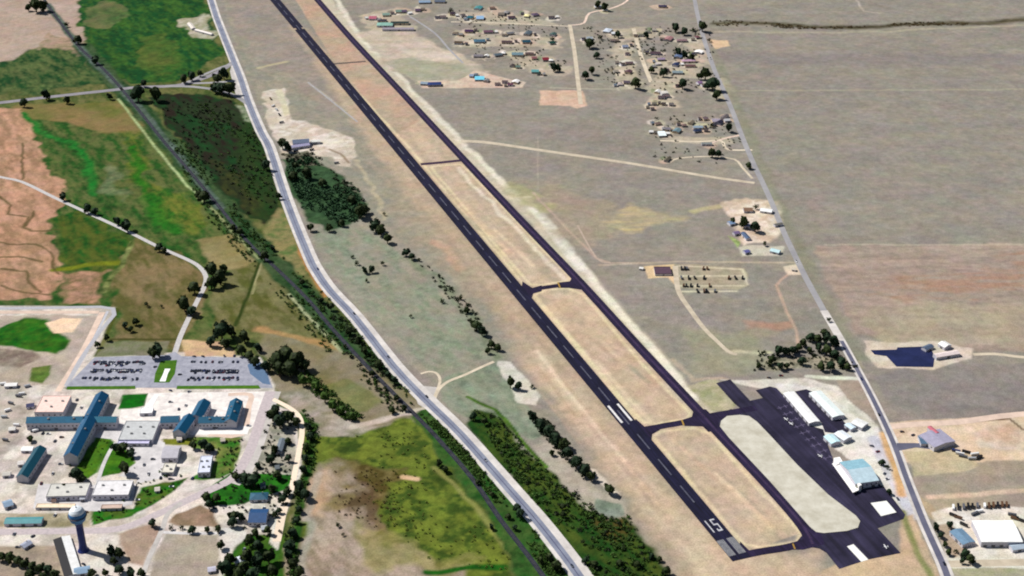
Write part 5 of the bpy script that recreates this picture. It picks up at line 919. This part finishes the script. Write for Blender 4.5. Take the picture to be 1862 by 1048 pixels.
for x, y, c_, lb in [(578, 490, 'blue', 'blue car on the highway just past the copse'), (644, 571, 'black', 'black car on the highway near the railway scrub'), (706, 650, 'grey', 'grey car on the highway above the junction'), (776, 722, 'black', 'black car at the highway junction'), (1040, 1030, 'grey', 'grey car on the highway at the bottom edge'),
                     (447, 165, 'white', 'white car on the highway near the slip roads'), (883, 838, 'silver', 'silver car on the highway beside the rough green strip'), (524, 364, 'white', 'white car on the highway beside the copse')]:
    j = max(0, min(len(HW) - 2, next(k for k in range(len(HW)) if HW[k][1] > y) - 1)); car(P(x, y), along(HW, j), c_, lb, 'cars on the highway', sc=1.3)
for x, y, c_, lb in [(1598, 755, 'black', 'black car on the county road beside the hangars'), (1566, 690, 'blue', 'blue car on the county road below the grove'), (1717, 1026, 'black', 'black car on the county road by the depot entrance'), (1448, 476, 'white', 'white car on the county road by the utility hut')]:
    j = next(k for k in range(len(CR)) if CR[k][1] > y) - 1; car(P(x, y), along(CR, j), c_, lb, 'cars on the county road', sc=1.3)
COMPLEX = [(88, 790, 'white', 'white car on the yard in front of the long east-west wing'), (60, 786, 'black', 'black car at the left end of the long east-west wing'), (100, 803, 'grey', 'grey car in the middle of the white yard'), (78, 789, 'black', 'black car at the pale wall of the long wing'),
 (110, 845, 'silver', 'silver car beside the diagonal wing'), (96, 862, 'white', 'white car in the yard right of the dark teal barrack'), (75, 880, 'red', 'red car above the long pale building'), (112, 796, 'brown', 'brown car near the diagonal wing'), (262, 806, 'black', 'black car under the curved front of the courtyard hall'), (248, 808, 'blue', 'blue car under the curved front of the courtyard hall'),
 (292, 870, 'black', 'black car at the corner of the cream workshop'), (310, 872, 'grey', 'grey car below the cream workshop'), (350, 871, 'blue', 'blue car on the path left of the white store'), (270, 862, 'white', 'white car on the paved court'), (262, 846, 'silver', 'silver car on the paved court near the round lawn'), (278, 836, 'grey', 'grey car on the paved court beside the workshop'),
 (156, 932, 'brown', 'brown car on the verge beside the water tank'), (100, 938, 'white', 'white car between the low cream building and the turquoise shed'), (26, 972, 'silver', 'silver car on the road below the turquoise shed'), (250, 910, 'white', 'white car at the bend right of the long pale buildings'), (312, 886, 'white', 'white car on the green slope below the workshops'),
 (395, 780, 'white', 'white car on the pink path below the U-shaped wing'), (452, 775, 'silver', 'silver car on the complex road right of the U-shaped wings'), (356, 775, 'white', 'white car in the gap between two blue wings'), (325, 745, 'grey', 'grey car on the pale yard above the small blue wing'), (338, 738, 'white', 'white car on the pale yard near the U-shaped wings'), (310, 732, 'silver', 'silver car on the pale yard by the small lawn'),
 (148, 742, 'white', 'white car between the pink block and the diagonal wing'), (140, 728, 'grey', 'grey car between the pink block and the diagonal wing'), (480, 925, 'white', 'white car near the cottages in the trees'), (444, 1000, 'silver', 'silver car by the white track near the dark wood'), (400, 972, 'white', 'white car on the pale turnaround right of the gravel lane')]
for x, y, c_, lb in COMPLEX: car(P(x, y), rnd.choice([0, .1, 1.4, 1.6]), c_, lb, 'cars about the complex yards', sc=1.35)
for k, (x, y, w_, h_, c_, lb) in enumerate([(22, 780, 12, 4, (238, 234, 228), 'white roofed shed on the storage ground, left of the yard'), (38, 842, 11, 4, (232, 226, 222), 'white roofed shed beside the lower end of the dark teal barrack'), (12, 862, 14, 4, (214, 208, 200), 'pale roofed shed at the left edge below the storage ground'), (20, 700, 22, 4, (240, 238, 236), 'white roofed long shed at the left edge above the pink block'),
   (98, 910, 8, 3, (120, 90, 80), 'brown roofed kiosk in front of the left long pale building'), (286, 890, 9, 3.4, (228, 220, 208), 'cream kiosk on the slope below the cream workshop'), (405, 800, 8, 3.4, (206, 196, 180), 'small tan shed on the olive lawn'), (150, 905, 9, 4, (206, 210, 222), 'pale blue kiosk between the two long pale buildings'), (326, 798, 9, 3.5, (224, 214, 206), 'small pale shed above the light grey workshop'),
   (478, 882, 9, 3.6, (90, 110, 120), 'slate roofed shed on the lawn above the cottages'), (480, 960, 10, 3.6, (200, 206, 214), 'pale roofed garage below the dark blue building'), (504, 806 + 44, 8, 3.4, (110, 118, 124), 'grey shed below the greenish-roofed shed by the cream lane')]):
    B('shed', lb, 'shed', (x - w_ / 2, y), (x + w_ / 2, y - 1), 8, h_, c_, group='small sheds of the complex')
for x, y, c_, lb in [(1660, 792, 'black', 'black car in front of the warehouse'), (1640, 786, 'brown', 'brown car by the warehouse entrance'), (1596, 822, 'red', 'red car parked behind the terminal'), (1618, 897, 'black', 'black car parked beside the terminal corner'), (1632, 908, 'grey', 'grey car parked near the concrete pad'), (1585, 812, 'grey', 'grey car behind the close pair of hangars'),
                     (1398, 688, 'brown', 'brown car on the pale lot above the apron'), (1420, 684, 'red', 'dark red car on the pale lot above the hangar rows'), (1608, 862, 'silver', 'silver car on the terminal car park'), (1490, 244 + 180, 'white', 'white car in the field') if False else (1613, 872, 'white', 'white car on the terminal car park')]:
    car(P(x, y), rnd.uniform(0, 3), c_, lb, sc=1.3)
def trailer(p, ang, L, colr, label, group=None, cat='trailer'):
    e = empty(cat.replace(' ', '_'), (p.x, p.y, .15), ang, label, cat, group); b_ = MB(); b_.quadbox(-L / 2, L / 2, -1.25, 1.25, .9, 3.5); b_.build('box', PAINT[colr] if colr in PAINT else colr, e)
    f_ = MB(); f_.quadbox(-L / 2, L / 2 + 1, -.5, .5, .7, .9); f_.build('frame', M_tyre, e)
    for x_ in (-L / 2 + 1.2, -L / 2 + 2.3):
        for y_ in (-1.1, 1.1): o = bpy.data.objects.new('wheel', WHE); C.objects.link(o); o.parent = e; o.location = (x_, y_, 0); o.scale = (1.4, 1.2, 1.4)
    return e
for ri, (y, xs_) in enumerate([(490, [1239, 1245, 1249, 1279, 1286]), (507, [1239, 1252, 1263, 1280, 1325, 1337, 1350]), (521, [1243, 1248, 1256, 1268, 1290]), (531, [1268, 1280, 1285, 1300])]):
    for i, x in enumerate(xs_):
        c_ = rnd.choice(['black', 'grey', 'black', 'brown']); trailer(P(x, y), rnd.choice([1.3, 1.5, 1.7]), rnd.uniform(6, 10), c_, '%s trailer from the left in the %s storage row of the gravel yard' % (ordinal(i), ordinal(ri)), 'trailers in the storage rows')
for i, (x, y, c_, L) in enumerate([(1733, 925, 'white', 9), (1742, 924, 'black', 11), (1752, 924, 'grey', 10), (1760, 923, 'black', 11), (1768, 923, 'black', 9), (1777, 922, 'grey', 9), (1790, 922, 'white', 8), (1798, 922, 'brown', 10), (1806, 921, 'brown', 10), (1814, 921, 'black', 10), (1822, 920, 'brown', 10), (1830, 920, 'brown', 9)]):
    trailer(P(x, y), 1.35, L, c_, '%s %s trailer from the left in the row behind the depot' % (ordinal(i), c_), 'trailers behind the depot')
for i, (x, y, c_, a_) in enumerate([(1733, 939, 'black', -.7), (1742, 943, 'brown', -.6), (1752, 956, 'black', -.8), (1772, 936, 'grey', .5), (1780, 932, 'white', .3), (1845, 945, 'brown', -.5), (1855, 948, 'black', -.6), (1840, 938, 'grey', -.3)]):
    trailer(P(x, y), a_, 10, c_, '%s loose trailer from the top left in the depot yard, %s' % (ordinal(i), c_), 'trailers in the depot yard')
for i, (x, y, c_, a_) in enumerate([(1738, 822, 'blue', -.4), (1745, 827, 'white', -.4), (1751, 832, 'grey', -.4), (1757, 824, 'black', -.5), (1772, 828, 'white', .2), (1780, 834, 'black', .6), (1768, 836, 'silver', 0)]):
    trailer(P(x, y), a_, 11, c_, '%s %s trailer from the left on the dirt below the warehouse' % (ordinal(i), c_), 'trailers below the warehouse')
for i, (x, y, c_, a_) in enumerate([(492, 181, 'brown', 2), (497, 194, 'white', 1), (503, 201, 'silver', 2.2), (508, 210, 'black', 2), (512, 224, 'grey', .5), (538, 277, 'black', .3), (567, 274, 'black', .6), (573, 263, 'grey', .4), (612, 298, 'grey', .4)]):
    trailer(P(x, y), a_, 9, c_, '%s vehicle trailer from the top in the gravel yard by the highway, %s' % (ordinal(i), c_), 'trailers in the gravel yard')
for i, (x, y, c_) in enumerate([(14, 748, 'white'), (8, 760, 'silver'), (20, 735, 'grey'), (34, 722, 'grey'), (40, 718, 'white'), (10, 802, 'grey'), (30, 775, 'white'), (65, 785, 'white'), (50, 704, 'silver'), (6, 700, 'white')]):
    trailer(P(x, y), rnd.uniform(-.4, .8), 8, c_, '%s trailer in listing order on the pale storage ground at the far left, %s' % (ordinal(i), c_) if False else '%s trailer on the pale storage ground at the far left, %s from the %s' % (c_, ordinal(sum(1 for q_ in [748, 760, 735, 722, 718, 802, 775, 785, 704, 700] if q_ < y)), 'top'), 'trailers on the left storage ground')
# light aircraft
def plane(p, ang, label, sc=1.):
    e = empty('light_aircraft', (p.x, p.y, .3), ang, label, 'aircraft', 'light aircraft at the airport'); e.scale = (sc,) * 3; Wp = PAINT['white']
    b_ = MB(); n_ = 10; prof = [(-4.2, .12), (-2.5, .35), (-.5, .62), (1.2, .68), (2.4, .5), (3.0, .18)]
    for x, r_ in prof: b_.v += [(x, r_ * math.cos(2 * math.pi * i / n_), 1.3 + r_ * math.sin(2 * math.pi * i / n_)) for i in range(n_)]
    for k in range(len(prof) - 1):
        for i in range(n_): j = (i + 1) % n_; b_.f.append((k * n_ + i, k * n_ + j, k * n_ + n_ + j, k * n_ + n_ + i)); b_.m.append(0)
    b_.f += [tuple(range(n_)), tuple(range(5 * n_ + n_ - 1, 5 * n_ - 1, -1))]; b_.m += [0, 0]; b_.build('fuselage', Wp, e)
    for s_ in (-1, 1): w_ = MB(); w_.poly([(.9, 0, 2.0), (1.4, 0, 2.0), (1.2, s_ * 5.5, 2.15), (-.1, s_ * 5.5, 2.15), (-.4, 0, 2.0)][::s_]); w_.poly([(-.4, 0, 1.86), (-.1, s_ * 5.5, 2.05), (1.2, s_ * 5.5, 2.05), (1.4, 0, 1.86)][::s_]); w_.build('wing', Wp, e)
    t_ = MB(); t_.quadbox(-4.3, -3.3, -1.8, 1.8, 1.4, 1.48); t_.build('tailplane', Wp, e); t_ = MB(); t_.prism([(-4.4, 1.4), (-3.2, 1.4), (-3.9, 2.9), (-4.5, 2.9)], -.06, .06); t_.build('fin', Wp, e)
    c_ = MB(); c_.quadbox(.2, 1.5, -.55, .55, 1.6, 2.0); c_.build('windscreen', M_dark, e)
    for x_, y_ in ((2, 0), (.2, -1.2), (.2, 1.2)): o = bpy.data.objects.new('wheel', WHE); C.objects.link(o); o.parent = e; o.location = (x_, y_, -.25); o.scale = (.9, .9, .9)
for x, y, lb in [(1429, 764, 'white light aircraft on the apron tie-downs, upper one of the pair'), (1438, 772, 'white light aircraft on the apron tie-downs, lower one of the pair'), (1491, 831, 'white light aircraft alone near the terminal'), (1610, 996, 'white light aircraft on the apron corner beside the concrete strip')]:
    plane(P(x, y), RWA + rnd.uniform(-.2, .2) + math.pi / 2, lb, .75)
